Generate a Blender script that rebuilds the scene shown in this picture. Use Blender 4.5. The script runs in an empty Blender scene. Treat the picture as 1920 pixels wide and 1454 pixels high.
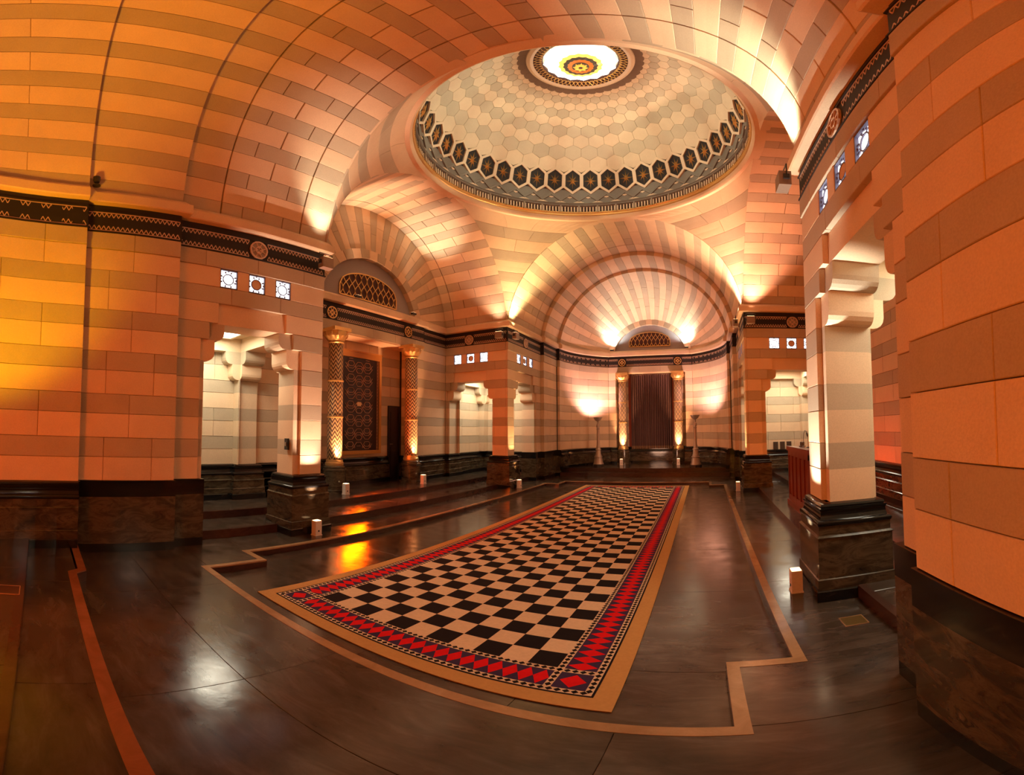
import bpy, bmesh, math, random
from math import sin, cos, pi, radians as R_, sqrt, atan2, asin, acos
from mathutils import Vector, Matrix
random.seed(7)
SC = bpy.context.scene
COL = SC.collection

# ---------------------------------------------------------------- camera, world, light, exposure
cam = bpy.data.cameras.new('camera'); camo = bpy.data.objects.new('camera', cam)
COL.objects.link(camo); SC.camera = camo
cam.type = 'PANO'; cam.panorama_type = 'EQUIRECTANGULAR'
FPX, CX, CY = 795.2613, 956.9944, 773.7567
cam.longitude_min = (0 - CX) / FPX; cam.longitude_max = (1920 - CX) / FPX
cam.latitude_max = CY / FPX; cam.latitude_min = (CY - 1454) / FPX
yaw, pitch, roll = -0.4576, 0.0428, -0.0030
f_ = Vector((sin(yaw) * cos(pitch), cos(yaw) * cos(pitch), sin(pitch)))
r_ = Vector((cos(yaw), -sin(yaw), 0)); u_ = r_.cross(f_)
r2 = cos(roll) * r_ + sin(roll) * u_; u2 = -sin(roll) * r_ + cos(roll) * u_
M3 = Matrix((r2, u2, -f_)).transposed()
camo.matrix_world = Matrix.Translation((2.0744, -7.1939, 1.6711)) @ M3.to_4x4()
cam.clip_start = 0.02

SC.view_settings.view_transform = 'Standard'; SC.view_settings.look = 'None'
SC.view_settings.gamma = 1.0; SC.view_settings.use_curve_mapping = False
SC.view_settings.exposure = 0.0
W = bpy.data.worlds.new('world'); SC.world = W; W.use_nodes = True
W.node_tree.nodes['Background'].inputs[0].default_value = (1, .45, .2, 1)
W.node_tree.nodes['Background'].inputs[1].default_value = 0.02

AMBER = (1, .30, .015); ORANGE = (1, .27, .085); RED = (1, .23, .085); YELLOW = (1, .46, .02); WARM = (1, .56, .25); FLOODC = (1, .62, .36); UPC = (1, .62, .34); WHITE = (1, .86, .66)
def aim(o, loc, tgt):
    o.location = loc
    o.rotation_euler = (Vector(tgt) - Vector(loc)).to_track_quat('-Z', 'Y').to_euler()
def lamp(name, kind, loc, tgt, w, col, size=.1, angle=60, blend=.6):
    d = bpy.data.lights.new(name, kind); d.energy = w; d.color = col
    o = bpy.data.objects.new(name, d); COL.objects.link(o); aim(o, loc, tgt)
    if kind == 'SPOT': d.spot_size = R_(angle); d.spot_blend = blend; d.shadow_soft_size = size
    elif kind == 'AREA': d.shape = 'DISK'; d.size = size
    else: d.shadow_soft_size = size
    return o
# unseen coloured lamps: near-arm glow inferred; side-arm and far-apse ones added as fill
lamp('unseen_wash', 'AREA', (2.0, -8.6, .7), (2.9, -5.6, 3.4), 17, (1, .42, .0), .5)
lamp('unseen_wash', 'SPOT', (-.7, -8.3, .9), (-2.76, -7.5, 3.0), 560, (1, .52, .0), .1, 44, 1.0)
lamp('unseen_wash', 'SPOT', (-.2, -8.3, .9), (-1.5, -7.6, 6.8), 950, (1, .46, .04), .1, 64, 1.0)
lamp('unseen_wash', 'AREA', (0, -8.9, .6), (-.8, -5.6, 7.2), 112, (1, .12, .0), .5)
lamp('unseen_wash', 'AREA', (4.6, -.4, 1.0), (-4.5, .6, 3.4), 100, (1, .18, .0), .8)
lamp('unseen_wash', 'AREA', (-4.7, -.9, 1.0), (4.0, 1.0, 4.2), 128, (1, .09, .0), .8)
lamp('unseen_wash', 'AREA', (0, 6.9, .8), (0, 9, 2.6), 22, (1, .55, .35), .8)

# ---------------------------------------------------------------- materials
MATS = {}
def nmat(name):
    m = bpy.data.materials.new(name); m.use_nodes = True; nt = m.node_tree
    return m, nt, nt.nodes, nt.links, nt.nodes['Principled BSDF']
def ramp(N, fac_from, L, stops):
    r = N.new('ShaderNodeValToRGB'); e = r.color_ramp.elements
    while len(e) < len(stops): e.new(.5)
    for el, (p, c) in zip(e, stops): el.position = p; el.color = (*c, 1)
    L.new(fac_from, r.inputs[0]); return r
def stone_mat(name, col, vary=.10, rough=.75):
    m, nt, N, L, b = nmat(name)
    tc = N.new('ShaderNodeNewGeometry'); oi = N.new('ShaderNodeObjectInfo')
    n1 = N.new('ShaderNodeTexNoise'); n1.inputs['Scale'].default_value = 3.0; n1.inputs['Detail'].default_value = 6
    n2 = N.new('ShaderNodeTexNoise'); n2.inputs['Scale'].default_value = 90; n2.inputs['Detail'].default_value = 3
    L.new(tc.outputs['Position'], n1.inputs['Vector']); L.new(tc.outputs['Position'], n2.inputs['Vector'])
    a = N.new('ShaderNodeMath'); a.operation = 'MULTIPLY_ADD'; a.inputs[1].default_value = .22; a.inputs[2].default_value = .89
    L.new(n1.outputs[0], a.inputs[0])
    c = N.new('ShaderNodeMath'); c.operation = 'MULTIPLY_ADD'; c.inputs[1].default_value = .30; L.new(n2.outputs[0], c.inputs[0]); c.inputs[2].default_value = -.15
    s = N.new('ShaderNodeMath'); s.operation = 'MULTIPLY_ADD'; s.inputs[1].default_value = vary; s.inputs[2].default_value = -vary / 2
    L.new(oi.outputs['Random'], s.inputs[0])
    t = N.new('ShaderNodeMath'); L.new(a.outputs[0], t.inputs[0]); L.new(c.outputs[0], t.inputs[1])
    t2 = N.new('ShaderNodeMath'); L.new(t.outputs[0], t2.inputs[0]); L.new(s.outputs[0], t2.inputs[1])
    v = N.new('ShaderNodeVectorMath'); v.operation = 'SCALE'; v.inputs[0].default_value = col; L.new(t2.outputs[0], v.inputs['Scale'])
    L.new(v.outputs[0], b.inputs['Base Color']); b.inputs['Roughness'].default_value = rough
    bp = N.new('ShaderNodeBump'); bp.inputs['Strength'].default_value = .12; bp.inputs['Distance'].default_value = .01
    L.new(n2.outputs[0], bp.inputs['Height']); L.new(bp.outputs[0], b.inputs['Normal'])
    b.inputs['Specular IOR Level'].default_value = .25
    MATS[name] = m; return m
def marble_mat(name, stops, scale=2.2, stretch=(1, 1, 2.5), rough=.12, spec=.5):
    m, nt, N, L, b = nmat(name)
    g = N.new('ShaderNodeNewGeometry'); mp = N.new('ShaderNodeMapping'); mp.inputs['Scale'].default_value = stretch
    mp.inputs['Rotation'].default_value = (.35, .3, .2)
    L.new(g.outputs['Position'], mp.inputs['Vector'])
    n = N.new('ShaderNodeTexNoise'); n.inputs['Scale'].default_value = scale; n.inputs['Detail'].default_value = 9
    n.inputs['Roughness'].default_value = .68; n.inputs['Distortion'].default_value = 1.1
    L.new(mp.outputs[0], n.inputs['Vector'])
    r = ramp(N, n.outputs[0], L, stops); L.new(r.outputs[0], b.inputs['Base Color'])
    b.inputs['Roughness'].default_value = rough; b.inputs['Specular IOR Level'].default_value = spec
    MATS[name] = m; return m
def plain(name, col, rough=.5, metal=0., emit=None, es=0., spec=.5):
    m, nt, N, L, b = nmat(name)
    b.inputs['Base Color'].default_value = (*col, 1); b.inputs['Roughness'].default_value = rough; b.inputs['Metallic'].default_value = metal
    b.inputs['Specular IOR Level'].default_value = spec
    if emit: b.inputs['Emission Color'].default_value = (*emit, 1); b.inputs['Emission Strength'].default_value = es
    g = N.new('ShaderNodeNewGeometry'); n = N.new('ShaderNodeTexNoise'); n.inputs['Scale'].default_value = 40
    L.new(g.outputs['Position'], n.inputs['Vector'])
    v = N.new('ShaderNodeVectorMath'); v.operation = 'SCALE'; v.inputs[0].default_value = col
    a = N.new('ShaderNodeMath'); a.operation = 'MULTIPLY_ADD'; a.inputs[1].default_value = .25; a.inputs[2].default_value = .875
    L.new(n.outputs[0], a.inputs[0]); L.new(a.outputs[0], v.inputs['Scale']); L.new(v.outputs[0], b.inputs['Base Color'])
    MATS[name] = m; return m
SL = stone_mat('pale_stone', (.70, .53, .355)); SD = stone_mat('grey_stone', (.47, .385, .275))
MORT = plain('mortar', (.30, .24, .18), .9)
MARB = marble_mat('brown_marble', [(.30, (.012, .010, .008)), (.47, (.055, .042, .026)), (.58, (.10, .075, .045)), (.66, (.035, .03, .02)), (.80, (.24, .19, .13))], 3.2)
BLK = marble_mat('black_marble', [(.3, (.006, .006, .006)), (.62, (.012, .011, .010)), (.8, (.05, .045, .04))], 3, rough=.10)
NOSE = marble_mat('tan_marble', [(.3, (.26, .15, .07)), (.7, (.40, .24, .12))], 4, rough=.15)
REDN = marble_mat('russet_marble', [(.3, (.22, .075, .03)), (.7, (.33, .12, .05))], 4, rough=.15)
RISER = marble_mat('red_brown_marble', [(.3, (.035, .015, .012)), (.7, (.075, .035, .026))], 4, rough=.18)
GOLD = plain('gold', (.75, .50, .20), .35, .7)
PINKG = plain('rose_gilding', (.60, .42, .30), .45, .3)
BRONZE = plain('dull_bronze', (.30, .235, .18), .45, .3)
DARK = plain('dark_recess', (.012, .008, .008), .7)
DARKRED = plain('dark_red_backing', (.05, .012, .010), .7)
GREYP = plain('grey_plaster', (.33, .30, .30), .8)
CREAM = plain('cream_plaster', (.72, .60, .45), .6)
SLATE = plain('slate_plaster', (.20, .19, .17), .6)
SILVER = plain('aged_silver', (.42, .33, .26), .38, .55)
WOODR = plain('red_mahogany', (.22, .035, .018), .28)
WOODO = plain('golden_oak', (.55, .26, .06), .35)
BLACKM = plain('black_metal', (.02, .02, .02), .4)
WHITEP = plain('pale_metal', (.75, .66, .58), .4)
def floor_mat(name, c0, c1, c2):
    m, nt, N, L, b = nmat(name)
    g = N.new('ShaderNodeNewGeometry'); oi = N.new('ShaderNodeObjectInfo')
    mp = N.new('ShaderNodeMapping'); mp.inputs['Scale'].default_value = (1.0, 3.2, 1); L.new(g.outputs['Position'], mp.inputs['Vector'])
    ad = N.new('ShaderNodeVectorMath'); ad.operation = 'ADD'; L.new(mp.outputs[0], ad.inputs[0]); L.new(oi.outputs['Random'], ad.inputs[1])
    n = N.new('ShaderNodeTexNoise'); n.inputs['Scale'].default_value = 2.4; n.inputs['Detail'].default_value = 8; n.inputs['Roughness'].default_value = .65
    n.inputs['Distortion'].default_value = .6
    L.new(ad.outputs[0], n.inputs['Vector'])
    r = ramp(N, n.outputs[0], L, [(.32, c0), (.52, c1), (.72, c2)]); L.new(r.outputs[0], b.inputs['Base Color'])
    n2 = N.new('ShaderNodeTexNoise'); n2.inputs['Scale'].default_value = 5; n2.inputs['Detail'].default_value = 5; L.new(g.outputs['Position'], n2.inputs['Vector'])
    rr = N.new('ShaderNodeMapRange'); rr.inputs[1].default_value = .3; rr.inputs[2].default_value = .7; rr.inputs[3].default_value = .13; rr.inputs[4].default_value = .26
    L.new(n2.outputs[0], rr.inputs[0]); L.new(rr.outputs[0], b.inputs['Roughness'])
    bp = N.new('ShaderNodeBump'); bp.inputs['Strength'].default_value = .10; bp.inputs['Distance'].default_value = .02
    L.new(n2.outputs[0], bp.inputs['Height']); L.new(bp.outputs[0], b.inputs['Normal'])
    b.inputs['Specular IOR Level'].default_value = .6
    return m
FLO = floor_mat('polished_floor', (.028, .019, .014), (.055, .039, .029), (.095, .072, .055))

# ---------------------------------------------------------------- helpers
def mesh_obj(name, V, F, mat, parent=None, smooth=False, midx=None, recalc=True):
    me = bpy.data.meshes.new(name)
    me.from_pydata([tuple(v) for v in V], [], F)
    for m in (mat if isinstance(mat, (list, tuple)) else [mat]): me.materials.append(m)
    if midx: me.polygons.foreach_set('material_index', midx)
    if recalc:
        bm = bmesh.new(); bm.from_mesh(me); bmesh.ops.recalc_face_normals(bm, faces=bm.faces); bm.to_mesh(me); bm.free()
    if smooth: me.polygons.foreach_set('use_smooth', [True] * len(me.polygons))
    o = bpy.data.objects.new(name, me); COL.objects.link(o)
    if parent: o.parent = parent
    return o
def thing(name, label=None, cat=None, group=None, kind=None, loc=(0, 0, 0), rz=0.):
    o = bpy.data.objects.new(name, None); COL.objects.link(o); o.location = loc; o.rotation_euler = (0, 0, rz); o.empty_display_size = .1
    return tag(o, label, cat, group, kind)
def tag(o, label=None, cat=None, group=None, kind=None):
    if label: o['label'] = label
    if cat: o['category'] = cat
    if group: o['group'] = group
    if kind: o['kind'] = kind
    return o
def struct(name, label, cat): return thing(name, label, cat, kind='structure')
class MB:
    def __init__(s): s.V = []; s.F = []; s.I = []
    def add(s, V, F, mi=0):
        b = len(s.V); s.V += [Vector(v) for v in V]; s.F += [tuple(b + i for i in f) for f in F]; s.I += [mi] * len(F)
    def box(s, p0, p1, mi=0, fn=None):
        x0, y0, z0 = p0; x1, y1, z1 = p1
        V = [(x0, y0, z0), (x1, y0, z0), (x1, y1, z0), (x0, y1, z0), (x0, y0, z1), (x1, y0, z1), (x1, y1, z1), (x0, y1, z1)]
        if fn: V = [fn(*v) for v in V]
        s.add(V, [(0, 3, 2, 1), (4, 5, 6, 7), (0, 1, 5, 4), (1, 2, 6, 5), (2, 3, 7, 6), (3, 0, 4, 7)], mi)
    def bar(s, a, b, w, fn, d0, d1, mi=0):
        # flat bar in a face's (s, z) plane between a and b, width w, depth d0..d1
        a = Vector(a); b = Vector(b); t = (b - a); n = Vector((-t.y, t.x)).normalized() * (w / 2)
        q = [a + n, a - n, b - n, b + n]
        V = [fn(p.x, p.y, d0) for p in q] + [fn(p.x, p.y, d1) for p in q]
        s.add(V, [(0, 1, 2, 3), (7, 6, 5, 4), (0, 4, 5, 1), (1, 5, 6, 2), (2, 6, 7, 3), (3, 7, 4, 0)], mi)
    def prism(s, poly, fn, d0, d1, mi=0):
        n = len(poly); V = [fn(x, z, d0) for x, z in poly] + [fn(x, z, d1) for x, z in poly]
        F = [tuple(range(n)), tuple(range(2 * n - 1, n - 1, -1))] + [(i, (i + 1) % n, n + (i + 1) % n, n + i) for i in range(n)]
        s.add(V, F, mi)
    def lathe(s, prof, n=24, c=(0, 0, 0), mi=0, close=False):
        V = []; F = []; m = len(prof)
        for k in range(n):
            a = 2 * pi * k / n
            V += [(c[0] + r * cos(a), c[1] + r * sin(a), c[2] + z) for r, z in prof]
        for k in range(n):
            k2 = (k + 1) % n
            for j in range(m - 1 + (1 if close else 0)):
                j2 = (j + 1) % m
                F.append((k * m + j, k2 * m + j, k2 * m + j2, k * m + j2))
        if not close:
            if prof[0][0] > 1e-6: F.append(tuple(k * m for k in range(n))[::-1])
            if prof[-1][0] > 1e-6: F.append(tuple(k * m + m - 1 for k in range(n)))
        s.add(V, F, mi)
    def tube(s, pts, r, n=8, mi=0):
        pts = [Vector(p) for p in pts]; V = []; F = []
        for i, p in enumerate(pts):
            t = (pts[min(i + 1, len(pts) - 1)] - pts[max(i - 1, 0)]).normalized()
            a = t.orthogonal().normalized() if i == 0 else (a - t * a.dot(t)).normalized()
            b = t.cross(a)
            V += [p + r * (cos(2 * pi * k / n) * a + sin(2 * pi * k / n) * b) for k in range(n)]
        for i in range(len(pts) - 1):
            for k in range(n):
                k2 = (k + 1) % n; F.append((i * n + k, i * n + k2, (i + 1) * n + k2, (i + 1) * n + k))
        F += [tuple(range(n))[::-1], tuple((len(pts) - 1) * n + k for k in range(n))]
        s.add(V, F, mi)
    def build(s, name, mat, parent=None, smooth=False, recalc=True):
        return mesh_obj(name, s.V, s.F, mat, parent, smooth, s.I if isinstance(mat, (list, tuple)) else None, recalc)
def smooth_angle(o, ang=35):
    me = o.data; me.polygons.foreach_set('use_smooth', [True] * len(me.polygons))
    bm = bmesh.new(); bm.from_mesh(me)
    for e in bm.edges:
        if len(e.link_faces) == 2 and e.calc_face_angle(0) > R_(ang): e.smooth = False
    bm.to_mesh(me); bm.free(); return o

def slab(fn, u0, u1, v0, v1, d1, mat, parent, gu, gv, nu=1, nv=1, cu=0., cv=0., cd=.004, d0=0., name='stone', smooth=False):
    """one stone: front face on fn(u,v,d0), shrunk by the joint gu,gv, chamfered by cu,cv, going back to depth d1"""
    rings = []
    V = []; F = []
    U = [u0 + gu + cu + (u1 - u0 - 2 * gu - 2 * cu) * i / nu for i in range(nu + 1)]
    Wv = [v0 + gv + cv + (v1 - v0 - 2 * gv - 2 * cv) * j / nv for j in range(nv + 1)]
    for v in Wv:
        for u in U: V.append(fn(u, v, d0))
    for j in range(nv):
        for i in range(nu):
            a = j * (nu + 1) + i; F.append((a, a + 1, a + nu + 2, a + nu + 1))
    loop = [(i, 0) for i in range(nu)] + [(nu, j) for j in range(nv)] + [(i, nv) for i in range(nu, 0, -1)] + [(0, j) for j in range(nv, 0, -1)]
    prev = [j * (nu + 1) + i for i, j in loop]
    um, vm = (u0 + u1) / 2, (v0 + v1) / 2
    for (eu, ev, d) in ((gu, gv, d0 + cd), (gu, gv, d1)) if (cu or cv) else ((gu, gv, d1),):
        cur = []
        for (i, j) in loop:
            u = u0 + eu + (u1 - u0 - 2 * eu) * i / nu; v = v0 + ev + (v1 - v0 - 2 * ev) * j / nv
            cur.append(len(V)); V.append(fn(u, v, d))
        n = len(loop)
        for k in range(n): F.append((prev[k], cur[k], cur[(k + 1) % n], prev[(k + 1) % n]))
        prev = cur
    # back
    nb = len(loop); F.append(tuple(prev))
    return mesh_obj(name, V, F, mat, parent, smooth)

def sweep(path, prof, side, name, mat, parent, closed=False, smooth=False):
    """prof: list of (outward, z); path: plan polyline; side=+1 outward is to the left of travel"""
    n = len(path); P = [Vector(p) for p in path]; V = []; F = []; m = len(prof)
    def nrm(a, b):
        t = (b - a).normalized(); return Vector((-t.y, t.x)) * side
    for i in range(n):
        if closed: n0 = nrm(P[i - 1], P[i]); n1 = nrm(P[i], P[(i + 1) % n])
        else:
            n0 = nrm(P[i - 1], P[i]) if i else nrm(P[0], P[1]); n1 = nrm(P[i], P[i + 1]) if i < n - 1 else n0
        mt = (n0 + n1); mt = mt / max(.25, mt.dot(n0)) if mt.length > 1e-6 else n0
        for o, z in prof:
            q = P[i] + mt * o; V.append((q.x, q.y, z))
    for i in range(n if closed else n - 1):
        k = (i + 1) % n
        for j in range(m):
            j2 = (j + 1) % m; F.append((i * m + j, k * m + j, k * m + j2, i * m + j2))
    if not closed: F += [tuple(range(m)), tuple((n - 1) * m + j for j in range(m))]
    return mesh_obj(name, V, F, mat, parent, smooth)

# ---------------------------------------------------------------- key dimensions (metres, origin under the dome, floor of the sunk pit z=0)
HX, HY = 3.09, 3.12          # corner of each corner block
Z1, Z2, Z3 = .08, .20, .32   # main floor, first and second step
PX, PYA, PYB, RP = 2.97, 5.50, 6.70, 2.97
RA, AC = 2.86, 6.70          # apse radius and centre
XW = 5.15                    # back wall of the side arms
ZS, RB = 4.30, 3.10          # vault springing centre, barrel radius
COURSES = []
z = .985; k = 0
while z < 4.12:
    h = .29 if k % 2 == 0 else .235
    COURSES.append((z, z + h, k)); z += h; k += 1
ZT = COURSES[-1][1]
CM = lambda k: SL if k % 2 == 0 else SD

def cut(iv, holes):
    out = []; a, b = iv
    for h0, h1 in sorted(holes):
        if h0 > a: out.append((a, min(h0, b)))
        a = max(a, h1)
    if a < b: out.append((a, b))
    return [(p, q) for p, q in out if q - p > .01]
def joints(a, b, L=.78, off=0.):
    n = max(1, round((b - a) / L)); e = [a + (b - a) * i / n for i in range(n + 1)]
    if n > 1 and off:
        w = (b - a) / n; e = [a] + [x + (w / 2 if x < b - w * .6 else 0) for x in e[:-1] if a + .2 < x + w / 2 < b - .2] + [b]
    return list(zip(e[:-1], e[1:]))
def stone_face(parent, fn, s0, s1, holes=None, depth=.05, nu=1, L=.78, seed=0, gs=.0022, zlist=COURSES):
    """courses of stones on a wall face; holes(k) gives the intervals left open in course k"""
    for z0, z1, k in zlist:
        for a, b in cut((s0, s1), holes(k) if holes else []):
            for p, q in joints(a, b, L, (k // 2 + seed) % 2):
                dd = random.uniform(-.0012, .0012)
                if k == 11: dd -= .018
                slab(fn, p, q, z0, z1, depth, CM(k), parent, gs, gs, nu=nu, cu=.003, cv=.003, d0=dd)

def sweep_pieces(path, prof, side, name, mat, parent, closed=False, short=.3):
    """like sweep, but each straight run of the path is a slab of its own, mitred against its neighbours"""
    n = len(path); P = [Vector(p) for p in path]; m = len(prof)
    def nrm(a, b):
        t = (b - a).normalized(); return Vector((-t.y, t.x)) * side
    mt = []
    for i in range(n):
        if closed: n0 = nrm(P[i - 1], P[i]); n1 = nrm(P[i], P[(i + 1) % n])
        else:
            n0 = nrm(P[i - 1], P[i]) if i else nrm(P[0], P[1]); n1 = nrm(P[i], P[i + 1]) if i < n - 1 else n0
        q = n0 + n1; mt.append((q / max(.25, q.dot(n0)) if q.length > 1e-6 else n0, n0.dot(n1)))
    groups = []; cur = [0]
    for i in range(1, n + (1 if closed else 0)):
        k = i % n; cur.append(k)
        smooth_turn = mt[k][1] > .97 and i < n - 1 and len(cur) < 5
        if not smooth_turn: groups.append(cur); cur = [k]
    if len(cur) > 1: groups.append(cur)
    for g in groups:
        V = []; F = []
        for a, k in enumerate(g):
            t = Vector((0, 0))
            if a == 0: t = (P[g[1]] - P[k]).normalized() * .0015
            if a == len(g) - 1: t = (P[g[-2]] - P[k]).normalized() * .0015
            for o, z in prof:
                q = P[k] + mt[k][0] * o + t; V.append((q.x, q.y, z))
        for a in range(len(g) - 1):
            for j in range(m): F.append((a * m + j, (a + 1) * m + j, (a + 1) * m + (j + 1) % m, a * m + (j + 1) % m))
        F += [tuple(range(m)), tuple((len(g) - 1) * m + j for j in range(m))]
        mesh_obj(name, V, F, mat, parent)

# plinth and cornice profiles (outward, z)
def plinth(path, side, parent, zb, closed=False):
    sweep_pieces(path, [(-.02, zb), (.125, zb), (.125, zb + .10), (.118, zb + .112), (-.02, zb + .112)], side, 'base_block', BLK, parent, closed)
    sweep_pieces(path, [(-.02, zb + .112), (.108, zb + .112), (.108, zb + .21), (.10, zb + .218), (-.02, zb + .218)], side, 'skirting', MARB, parent, closed)
    sweep_pieces(path, [(-.02, zb + .218), (.094, zb + .218), (.094, .676), (-.02, .676)], side, 'marble_panel', MARB, parent, closed)
    sweep_pieces(path, [(-.02, .676), (.102, .676), (.102, .684), (.082, .70), (.082, .785), (-.02, .785)], side, 'marble_band', MARB, parent, closed)
    o = sweep(path, [(-.02, .785), (.086, .785), (.094, .80), (.094, .818), (.084, .832), (.064, .838), (.056, .86), (.052, .90), (.056, .918), (.062, .925), (.062, .938), (.044, .945), (.048, .955), (.042, .972), (.02, .983), (-.02, .983)],
              side, 'black_moulding', BLK, parent, closed)
    smooth_angle(o, 40)
def ledge(path, side, parent):
    sweep(path, [(-.1, 4.135), (.004, 4.135), (.022, 4.14), (.022, 4.158), (.008, 4.162), (.008, 4.440), (.022, 4.445), (.022, 4.462), (.0, 4.468), (.0, 4.55), (-.1, 4.55)], side, 'frieze_backing', DARK, parent)  # stone strip above the frieze: shade under the ledge put into the dark colour
    sweep(path, [(-.1, 4.55), (.10, 4.55), (.115, 4.565), (.115, 4.69), (.09, 4.70), (.035, 4.765), (-.1, 4.765)], side, 'stone_ledge', SL, parent)
PITCH = .0605
def lattice(parent, fn, s0, s1, z0=4.162, z1=4.440, nmul=1):
    n = max(2, round((s1 - s0) / PITCH)); p = (s1 - s0) / n; m = MB(); w = .011
    for k in range(n):
        a = s0 + k * p; c = a + p / 2; b = a + p; t = .075
        m.bar((a, z1 - .012), (c, z1 - t), w, fn, -.010, .004, 0); m.bar((c, z1 - t), (b, z1 - .012), w, fn, -.010, .004, 0)
        m.bar((a, z0 + .012), (c, z0 + t), w, fn, -.010, .004, 0); m.bar((c, z0 + t), (b, z0 + .012), w, fn, -.010, .004, 0)
        m.bar((c, z0 + t), (c, z1 - t), .014, fn, -.006, .004, 1)
    for k in range(max(1, int((s1 - s0) / .2))):
        q = max(1, int((s1 - s0) / .2)); a = s0 + (s1 - s0) * k / q; b = s0 + (s1 - s0) * (k + 1) / q
        m.bar((a, z1 - .005), (b, z1 - .005), .014, fn, -.012, .004, 0); m.bar((a, z0 + .005), (b, z0 + .005), .014, fn, -.012, .004, 0)
    m.build('frieze_lattice', [PINKG, BRONZE], parent, recalc=False)
def medallion(parent, fn, s, gold=False, zc=4.30, r=.145):
    m = MB(); m.prism([(s + r * 1.0 * cos(2 * pi * (k + .5) / 8), zc + r * 1.06 * sin(2 * pi * (k + .5) / 8)) for k in range(8)], fn, -.018, .006)
    md = m.build('medallion', RISER if gold else BRONZE, parent)
    m = MB()
    for r0, r1, nn in ((r * .99, r * .84, 16), (r * .40, r * .30, 12)):
        for k in range(nn):
            a, b = 2 * pi * k / nn, 2 * pi * (k + 1) / nn
            m.prism([(s + r0 * cos(a), zc + r0 * sin(a)), (s + r0 * cos(b), zc + r0 * sin(b)), (s + r1 * cos(b), zc + r1 * sin(b)), (s + r1 * cos(a), zc + r1 * sin(a))], fn, -.034, -.012)
    m.build('ring', GOLD if gold else PINKG, md, recalc=False)
    m = MB()
    for k in range(4):
        a = k * pi / 2
        rot = lambda x, y: (s + x * cos(a) - y * sin(a), zc + x * sin(a) + y * cos(a))
        for sg in (-1, 1):
            m.prism([rot(r * .12, sg * r * .05), rot(r * .80, sg * r * .36), rot(r * .80, sg * r * .26), rot(r * .2, sg * r * .02)], fn, -.03, -.012)
        m.prism([rot(r * .12, -r * .05), rot(r * .5, -r * .10), rot(r * .5, r * .10), rot(r * .12, r * .05)], fn, -.028, -.012)
    m.build('cross', GOLD if gold else PINKG, md, recalc=False)

GLASS = plain('lit_white_glass', (.8, .8, .85), .3, emit=(1, .97, 1.0), es=3.0)
TRAC = plain('blue_grey_tracery', (.12, .13, .20), .5)
WIN = [0]
def window(fn, s, z0, z1, label, mid):
    WIN[0] += 1
    w = struct('window_%d' % WIN[0], label, 'window')
    a, b = s - .13, s + .13; zc = (z0 + z1) / 2; h = .128
    m = MB()
    for (p, q) in (((a, z0 + .005), (b, z0 + .005)), ((a, z1 - .005), (b, z1 - .005)), ((a + .005, z0), (a + .005, z1)), ((b - .005, z0), (b - .005, z1))):
        m.bar(p, q, .012, fn, .006, .05)
    m.build('window_frame', TRAC, w, recalc=False)
    slab(fn, a + .006, b - .006, z0 + .006, z1 - .006, .05, GLASS, w, 0, 0, d0=.036, name='pane')
    m = MB(); r = .078
    for k in range(20):
        p, q = 2 * pi * k / 20, 2 * pi * (k + 1) / 20
        m.bar((s + r * cos(p), zc + r * sin(p)), (s + r * cos(q), zc + r * sin(q)), .012, fn, .024, .037)
    for k in range(8):
        p = 2 * pi * (k + .5) / 8; x, y = s + .113 * cos(p), zc + .113 * sin(p)
        m.prism([(x + .013 * cos(t * pi / 3), y + .013 * sin(t * pi / 3)) for t in range(6)], fn, .024, .037)
        m.bar((s + r * cos(p), zc + r * sin(p)), (x, y), .007, fn, .026, .037)
    for k in range(4):
        p = 2 * pi * k / 4; x, y = s + .122 * cos(p), zc + .132 * sin(p)
        m.prism([(x + .018 * cos(t * pi / 3), y + .018 * sin(t * pi / 3)) for t in range(6)], fn, .024, .037)
    m.build('tracery', TRAC, w, recalc=False)
    if mid:
        m = MB(); m.prism([(s + .074 * cos(2 * pi * k / 20), zc + .074 * sin(2 * pi * k / 20)) for k in range(20)], fn, .028, .037)
        m.build('stone_disc', SL, w)
    return w

# ---------------------------------------------------------------- corner blocks (the four openwork vestibules)
OA = {0: (.40, 2.02)}
def hole_outer(k):
    if k <= 6: return [(.40, 2.02)]
    if k == 7: return [(.56, 1.90)]
    if k == 8: return [(.69, 1.77)]
    if k == 10: return [(1.19 - .44 + d, 1.19 - .44 + .26 + d) for d in (-.13, .31, .75)]
    return []
def hole_inner(k):
    if k <= 5: return [(.50, 1.95)]
    if k == 6: return [(.64, 1.80)]
    if k == 7: return [(.78, 1.66)]
    return []
def corbel_poly(a, b, z0, z1, ra, rb):
    """rectangle in (s,z) with a rounded lower corner of radius ra at side a / rb at side b"""
    P = []
    if ra: P += [(a + ra - ra * cos(t * pi / 8), z0 + ra - ra * sin(t * pi / 8)) for t in range(5)]
    else: P.append((a, z0))
    if rb: P += [(b - rb + rb * sin(t * pi / 8), z0 + rb - rb * cos(t * pi / 8)) for t in range(5)]
    else: P.append((b, z0))
    return P + [(b, z1), (a, z1)]
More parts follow.
